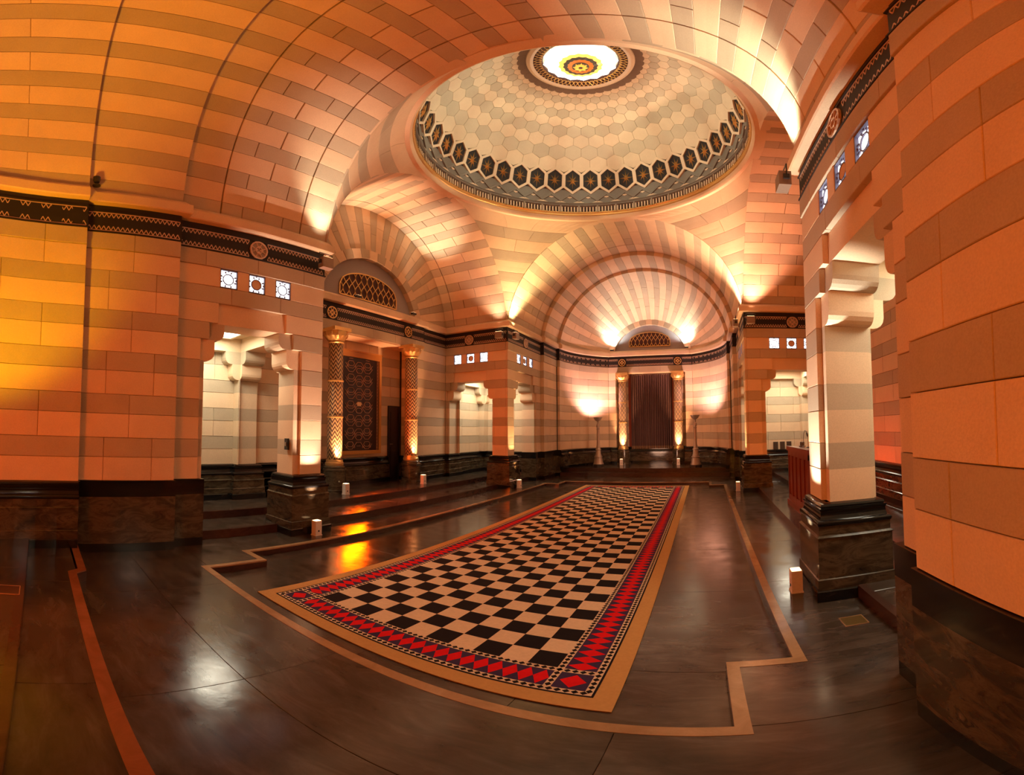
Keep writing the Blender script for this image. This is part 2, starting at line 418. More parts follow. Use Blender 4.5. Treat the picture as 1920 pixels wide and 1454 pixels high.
def inner_layer(parent, fn, s0, s1, d0, d1, kmax=99, hole=hole_inner):
    for z0, z1, k in COURSES:
        if k > kmax: continue
        iv = cut((s0, s1), hole(k))
        for a, b in iv:
            ra = .11 if (hole(k) and k in (6, 7) and a > 1) else 0
            rb = .11 if (hole(k) and k in (6, 7) and b < 1) else 0
            ra = 0; 
            m = MB()
            if k in (6, 7) and hole(k):
                left = b < 1.2
                poly = corbel_poly(a, b, z0, z1, 0 if left else .11, .11 if left else 0)
                m.prism(poly, fn, d0, d1)
            elif k == 8 and hole(7):
                c0, c1 = hole(7)[0]
                # lintel stone over the opening, split at the opening's middle joint
                m.box((a, z0, d0), (b, z1, d1), fn=fn)
            else:
                m.box((a, z0, d0), (b, z1, d1), fn=fn)
            m.build('stone', CM(k), parent)

def block(sx, sy, name, label):
    w = struct(name, label, 'wall')
    fA = lambda s, z, d: Vector((sx * (HX + d), sy * (HY + s), z))
    fB = lambda s, z, d: Vector((sx * (HX + s), sy * (HY + d), z))
    stone_face(w, fA, 0, PYA - HY - .001, hole_outer, L=.8)
    stone_face(w, fB, .052, XW - HX, hole_outer, L=.8, seed=1)
    inner_layer(w, fA, .052, PYA - HY, .051, .47)
    inner_layer(w, fB, .052, XW - HX, .051, .47)
    # blind arches inside the vestibule on its two back walls
    fC = lambda s, z, d: Vector((sx * (XW - d), sy * (HY + s), z))
    fD = lambda s, z, d: Vector((sx * (HX + s), sy * (5.35 - d), z))
    stone_face(w, fC, .47, 2.23, depth=-.05, L=.8)
    stone_face(w, fD, .47, XW - HX, depth=-.05, L=.8, seed=1)
    inner_layer(w, fC, .47, 2.23, .002, .20)
    inner_layer(w, fD, .47, XW - HX, .002, .20)
    # backing inside the outer skin above the lintels, roof of the vestibule, back wall closing plates
    m = MB()
    m.box((sx * 3.16, sy * 3.19, 3.34), (sx * 5.6, sy * 5.48, 3.42)); m.build('vestibule_ceiling', SL, w)
    m = MB(); m.box((sx * 5.20, sy * 3.14, 0), (sx * 5.3, sy * 5.5, 3.4)); m.box((sx * 3.2, sy * 5.40, 0), (sx * 5.3, sy * 5.49, 3.4)); m.build('back_plate', MORT, w)
    # pilaster that carries the inner arch
    fP = lambda s, z, d: Vector((sx * (PX + d), sy * (PYA + s), z))
    stone_face(w, fP, 0, PYB - PYA, depth=.14, L=.62, seed=1)
    # plinths
    sd = -1 if sx * sy > 0 else 1
    Q = lambda *p: [(sx * a, sy * b) for a, b in p]
    plinth(Q((HX, HY), (HX + .5, HY), (HX + .5, HY + .5), (HX, HY + .5)), sd, w, Z1, True)
    plinth(Q((3.56, 5.35), (3.56, 5.07), (HX, 5.07), (HX, PYA), (PX, PYA), (PX, PYB), (RA, PYB)), -sd * -1 if False else sd, w, Z1)
    plinth(Q((XW, 2.06), (XW, HY), (5.04, HY), (5.04, HY + .47), (XW, HY + .47), (XW, 5.35), (3.56, 5.35)), -sd, w, Z3)
    # cornice
    path = Q((XW, 2.02), (XW, HY), (HX, HY), (HX, PYA), (PX, PYA), (PX, PYB), (RA, PYB))
    ledge(path, -sd, w)
    for fn, s0, s1, sm in ((fA, .03, PYA - HY - .02, 1.19), (fB, .03, XW - HX - .02, 1.22)):
        lattice(w, fn, s0, sm - .15); lattice(w, fn, sm + .15, s1); medallion(w, fn, sm)
    lattice(w, fP, .02, PYB - PYA)
    fW = lambda s, z, d: Vector((sx * (XW + d), sy * (2.02 + s), z))
    lattice(w, fW, .02, HY - 2.04)
    return w, fA, fB
BL = {}
for sx, sy, nm, lb in ((-1, -1, 'wall_near_left', 'banded stone corner block with a stepped opening at the left, nearest the viewer on that side'),
                       (1, -1, 'wall_near_right', 'banded stone corner block at the right edge with a pale lit pier in front of it'),
                       (-1, 1, 'wall_far_left', 'banded stone corner block at the far left between the panel wall and the curtained apse'),
                       (1, 1, 'wall_far_right', 'banded stone corner block at the far right behind the lectern')):
    BL[sx, sy] = block(sx, sy, nm, lb)
zw0, zw1 = COURSES[10][0] + .008, COURSES[10][1] - .008
pos3 = lambda i, names: names[i]
for (sx, sy, face, where) in ((-1, -1, 1, 'over the large opening of the near left block'), (1, -1, 1, 'high on the near right block above the pale pier'),
                              (-1, 1, 1, 'on the right-hand face of the far left block'), (-1, 1, 2, 'on the front face of the far left block'),
                              (1, 1, 2, 'on the front face of the far right block'), (1, 1, 1, 'on the narrow left-hand face of the far right block')):
    fn = BL[sx, sy][face]
    for i, d in enumerate((-.44, 0, .44)):
        # which of the three, as seen from the room
        if face == 1: order = i if sy > 0 and sx < 0 else (2 - i)
        else: order = i if sx > 0 else 2 - i
        if face == 1 and sx > 0: order = (2 - i) if sy > 0 else i
        word = ('leftmost', 'middle', 'rightmost')[order]
        lab = 'small lit square window, %s of three %s' % (word, where)
        if i == 1: lab = 'small lit square window with a stone disc, the middle one %s' % where
        window(fn, 1.19 + d, zw0, zw1, lab, i == 1)
PANEL_E = plain('lit_ceiling_glass', (.8, .8, .75), .4, emit=(1, .93, .70), es=7.0)
for (sx, sy), lab in (((-1, -1), 'near left'), ((1, -1), 'near right'), ((-1, 1), 'far left'), ((1, 1), 'far right')):
    t = thing('ceiling_light', 'square lit glass ceiling panel inside the %s vestibule' % lab, 'ceiling light', 'vestibule ceiling lights', loc=(sx * 4.35, sy * 4.35, 3.33))
    m = MB(); m.box((-.5, -.5, -.006), (.5, .5, .006)); m.build('glass_panel', PANEL_E, t)
    m = MB()
    for a in (-.53, .47): m.box((a, -.53, -.035), (a + .06, .53, .012)); m.box((-.47, a, -.035), (.47, a + .06, .012))
    m.build('frame', CREAM, t)
    lamp('vestibule_light', 'AREA', (sx * 4.35, sy * 4.35, 3.27), (sx * 4.35, sy * 4.35, 0), 28, (1, .92, .72), .8)

# ---------------------------------------------------------------- side-arm back walls
def lunette(parent, fn, ro, ri, rin, gw, gz0, gz1, d_in):
    # voussoirs of the lunette arch
    n = 17; a0 = asin(min(.99, .46 / ro)); pol = lambda r, a, d: fn(r * cos(a), ZS + r * sin(a), d)
    for k in range(n):
        a, b = a0 + (pi - 2 * a0) * k / n, a0 + (pi - 2 * a0) * (k + 1) / n
        slab(lambda u, v, d: pol(u, v, d), ri, ro, a, b, .22, CM(k), parent, .002, .002, nu=1, nv=2, cu=.004, cv=.003, d0=-.05, name='voussoir')
    m = MB(); ns = 32; P = [(ri * cos(t), ZS + ri * sin(t)) for t in [asin(.40 / ri) + (pi - 2 * asin(.40 / ri)) * k / ns for k in range(ns + 1)]]
    m.prism(P, fn, d_in, d_in + .05); m.build('tympanum', GREYP, parent)
    m = MB(); m.prism([(x * .985, ZS + (zz - ZS) * .985) for x, zz in P], fn, d_in - .03, d_in - .028)
    # grille: dark backing with a gilded net of crossing waves
    zside = gz0 + (gz1 - gz0) * .38
    def top(x): return zside + (gz1 - zside) * sqrt(max(0., 1 - (x / gw) ** 2))
    xs = [-gw + 2 * gw * k / 24 for k in range(25)]
    m = MB(); m.prism([(-gw, gz0), (gw, gz0)] + [(x, top(x)) for x in xs[::-1]], fn, d_in - .012, d_in)
    g = m.build('lunette_grille', DARKRED, parent)
    m = MB(); nc = 10; cw = 2 * gw / nc; hh = .34
    for k in range(nc + 1):
        for sg in (-1, 1):
            prev = None
            for j in range(41):
                zz = gz0 + (gz1 - gz0) * j / 40; x = -gw + k * cw + sg * cw * .5 * sin(pi * (zz - gz0) / hh)
                ok = abs(x) <= gw and zz <= top(x)
                if ok and prev: m.bar(prev, (x, zz), .018, fn, d_in - .03, d_in - .012)
                prev = (x, zz) if ok else None
    P2 = [(-gw, gz0), (gw, gz0)] + [(x, top(x)) for x in xs[::-1]]
    for a, b in zip(P2, P2[1:] + P2[:1]): m.bar(a, b, .03, fn, d_in - .035, d_in - .01)
    m.build('gilded_net', WOODO if False else GOLD, g, recalc=False)

def side_wall(sx, name, label, full):
    w = struct(name, label, 'wall')
    fS = lambda s, z, d: Vector((sx * (XW + d), s, z))
    fE = lambda s, z, d: Vector((sx * (XW - .05 + d), s, z))
    sd = 1 if sx < 0 else -1
    if full:
        for a, b in ((2.02, HY - .001), (-HY + .001, -2.02)): stone_face(w, fS, a, b, L=.8)
        hole = lambda k: [(-1.58, 1.58)] if k < 11 else []
        stone_face(w, fE, -2.0, 2.0, hole, depth=.45, L=.8)
        fR = lambda s, z, d: Vector((sx * (5.62 + d), s, z))
        stone_face(w, fR, -1.6, 1.6, lambda k: [(1.14, 1.52)] if k <= 4 else [], L=.8)
        m = MB(); m.box((sx * 5.10, -1.6, 3.86), (sx * 5.7, 1.6, 4.14)); m.build('entablature_soffit', SL, w)
        plinth([(sx * 5.15, -HY), (sx * XW, -2.0), (sx * 5.10, -2.0), (sx * 5.10, -1.58), (sx * 5.62, -1.58), (sx * 5.62, 1.10)], -1 if sx < 0 else 1, w, Z3)
        plinth([(sx * 5.62, 1.54), (sx * 5.62, 1.58), (sx * 5.10, 1.58), (sx * 5.10, 2.0), (sx * XW, 2.0), (sx * XW, 2.06)], -1 if sx < 0 else 1, w, Z3)
        ledge([(sx * XW, -2.02), (sx * 5.10, -2.0), (sx * 5.10, 2.0), (sx * XW, 2.02)], -1 if sx < 0 else 1, w)
        for a, b in ((-1.98, -1.46), (-1.14, 1.14), (1.46, 1.98)): lattice(w, fE, a, b)
        for s in (-1.30, 1.30): medallion(w, fE, s, True)
        lunette(w, fS, 1.92, 1.67, 0, .97, 4.87, 5.56, .10)
        m = MB(); m.box((sx * 5.72, -3.3, 0), (sx * 5.8, 3.3, 4.2)); m.build('back_plate', MORT, w)
    else:
        stone_face(w, fS, -HY + .001, HY - .001, L=.8)
        plinth([(sx * XW, -HY), (sx * XW, HY)], 1 if sx > 0 else -1, w, Z3)
        ledge([(sx * XW, -2.02), (sx * XW, 2.02)], 1 if sx > 0 else -1, w)
    # tympanum of radial stones under the side vault
    pol = lambda r, a, d: Vector((sx * (5.12 + d), r * cos(a), ZS + r * sin(a)))
    for a, b, k in PHI:
        mid = (a + b) / 2; r0 = 1.90 if full else .1
        r1 = 3.14
        cutr = [r0 + (r1 - r0) * t for t in ((0, .42, 1) if k % 2 else (0, .62, 1))]
        for p, q in zip(cutr[:-1], cutr[1:]):
            slab(pol, p, q, a, b, .2, SD if k % 2 else SL, w, .002, .001, cu=.003, cv=.001)
    return w
PHI = []   # voussoir courses of every vault: grey at the crown, alternating towards both springings
e = [90 - 2.25]; 
while e[-1] > 13: e.append(e[-1] - (5.5 if len(e) % 2 == 1 else 4.5))
e = e[:-1] if e[-1] < 9 else e
edges = [8.5] + e[::-1]
half = list(zip(edges[:-1], edges[1:]))
allb = half + [(87.75, 92.25)] + [(180 - b, 180 - a) for a, b in half[::-1]]
ci = len(half)
for i, (a, b) in enumerate(allb): PHI.append((R_(a), R_(b), 1 if (i - ci) % 2 == 0 else 0))
side_wall(-1, 'wall_left', 'back wall of the left arm with gilded columns, dark patterned panel and arched grille', True)
side_wall(1, 'wall_right', 'banded stone back wall of the right arm, seen beyond the pale pier', False)

# ---------------------------------------------------------------- vaults
def barrel(name, label, axis, sgn, rings):
    w = struct(name, label, 'ceiling')
    for (t0, t1, R, cuts) in rings:
        fn = (lambda t, a, d, R=R: Vector(((R + d) * cos(a), sgn * t, ZS + (R + d) * sin(a)))) if axis == 'Y' else (lambda t, a, d, R=R: Vector((sgn * t, (R + d) * cos(a), ZS + (R + d) * sin(a))))
        for a, b, k in PHI:
            cs = [t0] + [c + (.0 if abs(c - round(c, 2)) < 1 else 0) for c in cuts] + [t1]
            for i, (p, q) in enumerate(zip(cs[:-1], cs[1:])):
                g = .0022
                g0 = .006 if p in GROOVE else g; g1 = .006 if q in GROOVE else g
                parts = joints(p, q, .85, k)
                for pp, qq in parts:
                    gg = .009 if (pp in GROOVE or qq in GROOVE) else .0018
                    slab(fn, pp, qq, a, b, .16, SD if k else SL, w, gg, .0007, nu=1, nv=2, cu=.003, cv=.001, d0=random.uniform(-.001, .001), smooth=False)
        m = MB(); n = 48; F = []
        V = []
        for k in range(n + 1):
            a = R_(4) + (pi - R_(8)) * k / n
            V += [fn(t0 + .01, a, .05), fn(t1 - .01, a, .05)]
        mesh_obj('backing', V, [(2 * k, 2 * k + 1, 2 * k + 3, 2 * k + 2) for k in range(n)], MORT, w, recalc=False)
    return w
GROOVE = {3.62, 4.92, 4.80}
barrel('ceiling', 'striped barrel vault overhead nearest the viewer', 'Y', -1, [(HY, PYA, RB, (3.62, 4.92)), (PYA, PYB, RP, ())])
barrel('ceiling', 'striped barrel vault in front of the curtained apse', 'Y', 1, [(HY, PYA, RB, (4.92,)), (PYA, PYB, RP, ())])
barrel('ceiling', 'striped barrel vault over the left arm with the dark panel', 'X', -1, [(HX, 5.12, RB, (4.80,))])
barrel('ceiling', 'striped barrel vault over the right arm, seen at a grazing angle', 'X', 1, [(HX, 5.12, RB, (4.80,))])

def half_dome(name, label, sgn, amax, cuts):
    w = struct(name, label, 'ceiling')
    fn = lambda al, a, d: Vector(((RA + d) * cos(al) * cos(a), sgn * (AC + (RA + d) * sin(al)), ZS + (RA + d) * cos(al) * sin(a)))
    for a, b, k in PHI:
        cs = [0] + [R_(c + (4 if k else -4)) for c in cuts] + [R_(amax)]
        for p, q in zip(cs[:-1], cs[1:]):
            slab(fn, p, q, a, b, .16, SD if k else SL, w, .0008, .0007, nu=4, nv=1, cu=.001, cv=.001, smooth=False)
    return w
half_dome('ceiling', 'striped half dome with sunburst stripes over the curtained apse', 1, 55.3, (19, 38))
half_dome('ceiling', 'striped half dome at the upper left corner behind the nearest arch', -1, 88, (19, 38, 60))

# pendentives
RHO = RB * sqrt(2)
def pendentive(sx, sy, label):
    w = struct('ceiling', label, 'ceiling')
    fn = lambda a, z, d: Vector((sx * sqrt(max(0, (RHO + d) ** 2 - (z - ZS) ** 2)) * cos(a), sy * sqrt(max(0, (RHO + d) ** 2 - (z - ZS) ** 2)) * sin(a), z))
    z = 4.765; k = 1
    while z < 7.36:
        h = .235 if k % 2 else .29; z1 = min(7.37, z + h)
        if 7.37 - z1 < .1: z1 = 7.37
        # the arch edges move along the course, so build each course as a patch with slanted ends
        def lim(zz): return acos(min(1, RB / sqrt(RHO ** 2 - (zz - ZS) ** 2)))
        g = lambda u, v, d: fn(lim(v) + .002 + (pi / 2 - 2 * lim(v) - .004) * u, v, d)
        L = (pi / 2 - 2 * lim((z + z1) / 2)) * sqrt(RHO ** 2 - (z - ZS) ** 2)
        for p, q in joints(0, 1, min(1, .85 / max(L, .2)), k // 2 % 2):
            slab(g, p, q, z, z1, .12, SD if k % 2 else SL, w, .002 / max(L, .3), .002, nu=6, nv=2, cu=.003 / max(L, .3), cv=.003)
        z = z1; k += 1
    return w
for sx, sy, lb in ((-1, -1, 'curved striped pendentive at the near left, beside the bright arch end'), (1, -1, 'curved striped pendentive at the near right, mostly hidden by the nearest arch'),
                   (-1, 1, 'curved striped pendentive between the left arch and the far arch'), (1, 1, 'curved striped pendentive between the far arch and the right arch')):
    pendentive(sx, sy, lb)

# ---------------------------------------------------------------- apses
def arc_face(sgn, sx, R=RA): return lambda s, z, d: Vector((sx * (R + d) * cos(s / RA), sgn * (AC + (R + d) * sin(s / RA)), z))
A1 = acos(1.65 / RA)
w = struct('wall_far', 'curved banded wall of the far apse with columns, dark curtain and arched grille', 'wall')
for sx in (-1, 1):
    fn = arc_face(1, sx)
    stone_face(w, fn, .0, A1 * RA, depth=.08, nu=4, L=.9, seed=(sx > 0))
    lattice(w, fn, .02, A1 * RA - .02)
    arc = [(sx * RA * cos(A1 * t / 12), AC + RA * sin(A1 * t / 12)) for t in range(13)]
    sd = 1 if sx > 0 else -1
    plinth(arc + [(sx * 1.65, 9.05), (sx * 1.36, 9.05), (sx * 1.36, 9.5), (0, 9.5)], sd, w, Z3)
    ledge(arc + [(sx * 1.65, 9.05), (0, 9.05)], sd, w)
fE = lambda s, z, d: Vector((s, 9.05 + d, z))
stone_face(w, fE, -1.65, 1.65, lambda k: [(-1.36, 1.36)] if k < 11 else [], depth=.45, L=.8)
fK = lambda s, z, d: Vector((s, 9.5 + d, z))
stone_face(w, fK, -1.38, 1.38, lambda k: [(-.84, .84)] if k < 11 else [], L=.8)
for a, b in ((-1.62, -1.26), (-.92, .92), (1.26, 1.62)): lattice(w, fE, a, b)
for s in (-1.09, 1.09): medallion(w, fE, s, True)
m = MB(); m.box((-1.4, 9.0 + .06, 3.88), (1.4, 9.6, 4.14)); m.build('entablature_soffit', SL, w)
m = MB()
for sx in (-1, 1): m.box((sx * .80, 9.44, .985), (sx * .92, 9.56, 3.88))
m.build('door_jamb', WOODR, w)
lunette(w, lambda s, z, d: Vector((s, 9.05 + d, z)), 1.70, 1.48, 0, .80, 4.93, 5.49, .08)
m = MB(); m.box((-3.2, 9.9, 0), (3.2, 10, 6.2)); m.build('back_plate', MORT, w)

w = struct('wall_near', 'curved banded wall of the near apse at the left edge of the view', 'wall')
for sx in (-1, 1):
    fn = arc_face(-1, sx)
    stone_face(w, fn, .0, 1.05 * RA, depth=.08, nu=4, L=.9)
    lattice(w, fn, .02, 1.05 * RA)
    V = [fn(RA * (1.05 + .53 * t / 8), zz, 0) for t in range(9) for zz in (0, 4.8)]
    mesh_obj('plain_wall', V, [(2 * t, 2 * t + 1, 2 * t + 3, 2 * t + 2) for t in range(8)], SL, w, recalc=False)
    arc = [(sx * RA * cos(1.05 * t / 12), -AC - RA * sin(1.05 * t / 12)) for t in range(13)]
    plinth(arc, -sx, w, Z2); ledge(arc, -sx, w)

# ---------------------------------------------------------------- dome
dm = struct('ceiling', 'shallow hexagon-tiled dome with a ring of gilded stars and a lit glass lantern', 'dome')
DZ, DR = 7.68, 3.0
def lathe_ring(name, prof, mat, n=96, sm=True):
    m = MB(); m.lathe(prof, n, close=True); o = m.build(name, mat, dm); 
    return smooth_angle(o, 40) if sm else o
lathe_ring('stone_lip', [(3.10, 7.36), (3.06, 7.36), (3.02, 7.40), (3.01, 7.47), (3.25, 7.50), (3.25, 7.36)], SL)
lathe_ring('gilded_moulding', [(3.02, 7.47), (2.985, 7.485), (2.975, 7.51), (2.99, 7.535), (2.975, 7.555), (2.985, 7.59), (3.02, 7.60), (3.2, 7.60), (3.2, 7.47)], GOLD)
m = MB()
for k in range(320):
    a = 2 * pi * k / 320; m.box((2.96, -.008, 7.56), (2.985, .008, 7.585), fn=lambda x, y, z, a=a: (x * cos(a) - y * sin(a), x * sin(a) + y * cos(a), z))
tag(m.build('gilded_bead', GOLD, dm, recalc=False), kind='stuff')
lathe_ring('rod_backing', [(3.03, 7.60), (3.03, 7.76), (3.1, 7.76), (3.1, 7.60)], RISER)
m = MB()
for k in range(240):
    a = 2 * pi * (k + .5) / 240; rr = .016
    m.box((2.985, -rr, 7.605), (3.02, rr, 7.755), fn=lambda x, y, z, a=a: (x * cos(a) - y * sin(a), x * sin(a) + y * cos(a), z))
tag(m.build('cream_rod', CREAM, dm, recalc=False), kind='stuff')
m = MB()
for k in range(40):
    a = 2 * pi * k / 40
    m.box((2.955, -.022, 7.58), (3.0, .022, 7.79), fn=lambda x, y, z, a=a: (x * cos(a) - y * sin(a), x * sin(a) + y * cos(a), z))
tag(m.build('thick_rod', BRONZE, dm, recalc=False), kind='stuff')
lathe_ring('slate_moulding', [(2.99, 7.76), (2.95, 7.78), (2.965, 7.82), (2.94, 7.84), (2.96, 7.87), (3.1, 7.87), (3.1, 7.76)], SLATE)
lathe_ring('slate_band', [(2.985, 7.87), (2.955, 8.30), (3.15, 8.30), (3.15, 7.87)], SLATE)
band = lambda a, z, d: Vector(((2.985 - (z - 7.87) * .07 + d) * cos(a), (2.985 - (z - 7.87) * .07 + d) * sin(a), z))
m = MB()
for k in range(80):
    a, b = 2 * pi * k / 80, 2 * pi * (k + 1) / 80; z0, z1 = ((7.95, 8.14), (8.14, 7.95))[k % 2]
    for o, w_, d in ((0, .034, -.035), (.062, .022, -.024)):
        q = [(a, z0 + o - w_), (b, z1 + o - w_), (b, z1 + o + w_), (a, z0 + o + w_)]
        m.add([band(x, y, d) for x, y in q] + [band(x, y, 0.0) for x, y in q], [(0, 1, 2, 3), (7, 6, 5, 4), (0, 4, 5, 1), (1, 5, 6, 2), (2, 6, 7, 3), (3, 7, 4, 0)])
m.build('zigzag_moulding', SLATE, dm, recalc=False)
m = MB(); st = 2 * pi / 40
for k in range(40):
    c = st * k + st / 2 * 1.0
    for cc, zb, zt, hw in ((c + st / 2, 7.885, 7.945, st * .30), (c, 8.02, 8.075, st * .22)):
        q = [(cc - hw, zt if zb > 8 else zb), (cc + hw, zt if zb > 8 else zb), (cc, zb if zb > 8 else zt)]
        m.prism(q, lambda x, y, d: band(x, y, d), -.012, .004)
tag(m.build('white_triangle', CREAM, dm, recalc=False), kind='stuff')
# ring of star panels
dome = lambda a, th, d: Vector(((DR + d) * cos(th) * cos(a), (DR + d) * cos(th) * sin(a), DZ + (DR + d) * sin(th)))
TH0, TH1 = R_(10.0), R_(24.0); thc = (TH0 + TH1) / 2
def hexp(a, th, ha, hth, flat=.52):  # hexagon with points up and down
    return [(a - ha, th - hth * flat), (a, th - hth), (a + ha, th - hth * flat), (a + ha, th + hth * flat), (a, th + hth), (a - ha, th + hth * flat)]
lathe_ring('star_backing', [(DR * cos(t) + .03, DZ + DR * sin(t) + .0) for t in (TH0 - .03, thc, TH1 + .02)] + [(3.2, 8.95), (3.2, 8.15)], DARK)
for k in range(40):
    a = pi / 2 + st * (k + .35)
    m = MB(); o_, i_ = hexp(a, thc, st * .5, (TH1 - TH0) / 2 * 1.13), hexp(a, thc, st * .40, (TH1 - TH0) / 2 * .90)
    for j in range(6):
        j2 = (j + 1) % 6; q = [o_[j], o_[j2], i_[j2], i_[j]]
        m.add([dome(x, y, -.03) for x, y in q] + [dome(x, y, .03) for x, y in q], [(0, 1, 2, 3), (7, 6, 5, 4), (0, 4, 5, 1), (1, 5, 6, 2), (2, 6, 7, 3), (3, 7, 4, 0)])
    sp = m.build('star_panel', CREAM, dm)
    m = MB(); m.prism(hexp(a, thc, st * .40, (TH1 - TH0) / 2 * .90), dome, .008, .016); m.build('panel_back', DARK, sp)
    m = MB(); rr = .150; P = []
    for j in range(16):
        r = (rr * (1.35 if j % 4 == 0 else 1.12)) if j % 2 == 0 else rr * .36
        t = pi / 2 + 2 * pi * j / 16; P.append((r * cos(t), r * sin(t)))
    c = dome(a, thc, -.055); V = [c] + [dome(a + x / (DR * cos(thc)) * .82, thc + y / DR * 1.3, .0) for x, y in P]
    m.add(V, [(0, j + 1, (j + 1) % 16 + 1) for j in range(16)])
    m.lathe([(.0, .0), (.02, 0)], 3)
    m = MB(); m.add(V + [dome(a, thc, .008)], [(0, j + 1, (j + 1) % 16 + 1) for j in range(16)] + [(17, (j + 1) % 16 + 1, j + 1) for j in range(16)])
    m.build('gilded_star', GOLD, sp)
# hexagonal tiles
V = []; F = []; nn = 64; mm = 14
for j in range(mm + 1):
    th = R_(22) + (R_(73) - R_(22)) * j / mm
    for k in range(nn): V.append(dome(2 * pi * k / nn, th, .02))
for j in range(mm):
    for k in range(nn): F.append((j * nn + k, j * nn + (k + 1) % nn, (j + 1) * nn + (k + 1) % nn, (j + 1) * nn + k))
mesh_obj('dome_shell', V, F, MORT, dm, recalc=False)
TL = stone_mat('pale_dome_tile', (.70, .60, .46), .08); TD = stone_mat('grey_dome_tile', (.54, .49, .39), .20)
DB = stone_mat('shaded_rim_brown', (.20, .15, .12), .1)  # shadow ring around the oculus, put into the rim stones' brown colour
tiles = []; th = R_(26.6); row = 0
while th < R_(66.5):
    wdt = 2 * pi * cos(th) / 40; pit = .866 * wdt
    for k in range(40): tiles.append((pi / 2 + st * (k + .85 + (row % 2) * .5), th, wdt * DR, row))
    th += pit * (1 - .5 * pit * math.tan(th)); row += 1
tiles.sort(key=lambda t: -sin(t[0]) * cos(t[1]))
def hex_tile(m, a, th, w, g=.004):
    s = (w / 2 - g) / (DR * cos(th)); h = (w * .5774 - g) / DR
    # widths follow the narrowing of the rows
    f = lambda t: cos(th) / max(.05, cos(th + t))
    P = [(0, h), (s * 1.0 * f(h / 2) ** 0 * cos(th + h / 2) / cos(th + h / 2), h / 2), (s, -h / 2), (0, -h), (-s, -h / 2), (-s, h / 2)]
    V = [dome(a + x, th + y, 0) for x, y in P] + [dome(a + x * 1.03, th + y * 1.03, .02) for x, y in P]
    m.add(V, [(0, 1, 2, 3, 4, 5), (11, 10, 9, 8, 7, 6)] + [(j, 6 + j, 6 + (j + 1) % 6, (j + 1) % 6) for j in range(6)])
rest = MB()
for i, (a, th, w_, row) in enumerate(tiles):
    if i < 295:
        m = MB(); hex_tile(m, a, th, w_); m.build('hexagon_tile', TD if row % 2 == 1 else TL, dm)
    else: hex_tile(rest, a, th, w_)
for I in (0,): tag(rest.build('hidden_tile', TL, dm), kind='stuff')
for k in range(40):
    a = pi / 2 + st * k
    slab(lambda u, v, d: dome(u, v, d), a, a + st, R_(66.8), R_(72.2), .03, DB, dm, .001, .0005, nu=1, nv=1, name='rim_stone')
# oculus ring and lantern
ZO = 10.50
lathe_ring('oculus_ring', [(1.02, ZO + .03), (1.0, ZO - .03), (.94, ZO - .06), (.89, ZO - .045), (.87, ZO - .02), (.87, ZO + .05), (1.02, ZO + .08)], CREAM, 72)
lathe_ring('oculus_collar', [(.88, ZO - .03), (.72, ZO + .01), (.70, ZO + .03), (.70, ZO + .12), (.9, ZO + .12)], DARKRED, 72)
m = MB()
for k in range(60):
    a = 2 * pi * k / 60; b = a + 2 * pi / 120; c = a + 2 * pi / 60
    pt = lambda t, r: Vector((r * cos(t), r * sin(t), ZO - .035 + (.88 - r) * .25))
    for p, q in (((a, .87), (b, .79)), ((b, .79), (c, .87)), ((b, .79), (b, .72)), ((a, .72), (b, .79)), ((b, .79), (c, .72))):
        m.tube([pt(*p), pt(*q)], .008, 4)
m.build('gilded_rim_lattice', GOLD, dm, recalc=False)
ln = thing('glass_lantern', 'round lit glass lantern with a gilded sunflower rosette at the top of the dome', 'lantern', loc=(0, 0, ZO))
def emat(n, c, s): return plain(n, c, .25, emit=c, es=s)
EW = emat('lit_clear_glass', (1, .97, .85), 3.2); EY = emat('lit_yellow_glass', (.9, .55, .10), 1.6); EG = emat('lit_smoky_glass', (.10, .09, .06), .5); EO = emat('lit_orange_glass', (.62, .17, .03), 1.0); ER = emat('lit_gold_petal', (.95, .42, .06), 1.4)
tiers = [(.70, .02, EW, 'clear_glass_tier'), (.52, -.09, EW, 'clear_glass_tier'), (.42, -.13, EY, 'yellow_glass_tier'), (.33, -.16, EG, 'smoky_glass_tier'), (.25, -.18, EO, 'orange_glass_tier'), (.13, -.19, None, None)]
for (r0, z0, mt, nm), (r1, z1, _, _) in zip(tiers[:-1], tiers[1:]):
    n = 16; P0 = [(r0 * (1 if j % 2 else .93) * cos(pi * j / n), r0 * (1 if j % 2 else .93) * sin(pi * j / n), z0) for j in range(2 * n)]
    P1 = [(r1 * (1 if j % 2 else .90) * cos(pi * j / n), r1 * (1 if j % 2 else .90) * sin(pi * j / n), z1) for j in range(2 * n)]
    N2 = 2 * n
    V = P0 + P1 + [(x, y, z + .02) for x, y, z in P0] + [(x, y, z + .02) for x, y, z in P1]
    F = []
    for j in range(N2):
        k = (j + 1) % N2; F += [(j, k, N2 + k, N2 + j), (2 * N2 + k, 2 * N2 + j, 3 * N2 + j, 3 * N2 + k), (j, 2 * N2 + j, 2 * N2 + k, k), (N2 + j, N2 + k, 3 * N2 + k, 3 * N2 + j)]
    mesh_obj(nm, V, F, mt, ln)
m = MB(); m.lathe([(.001, -.235), (.05, -.23), (.16, -.20), (.16, -.18), (.001, -.17)], 24); ro = m.build('rosette', EG, ln)
for j in range(16):
    a = 2 * pi * j / 16; m = MB(); L = .15 if j % 2 else .12
    c, s = cos(a), sin(a); tr = lambda x, y, z: (x * c - y * s, x * s + y * c, z)
    m.add([tr(.04, -.018, -.235), tr(L * .7, -.026, -.235), tr(L, 0, -.215), tr(L * .7, .026, -.235), tr(.04, .018, -.235), tr(L * .6, 0, -.255)], [(0, 1, 5), (1, 2, 5), (2, 3, 5), (3, 4, 5), (4, 0, 5), (4, 3, 2, 1, 0)])
    m.build('petal', ER, ro)
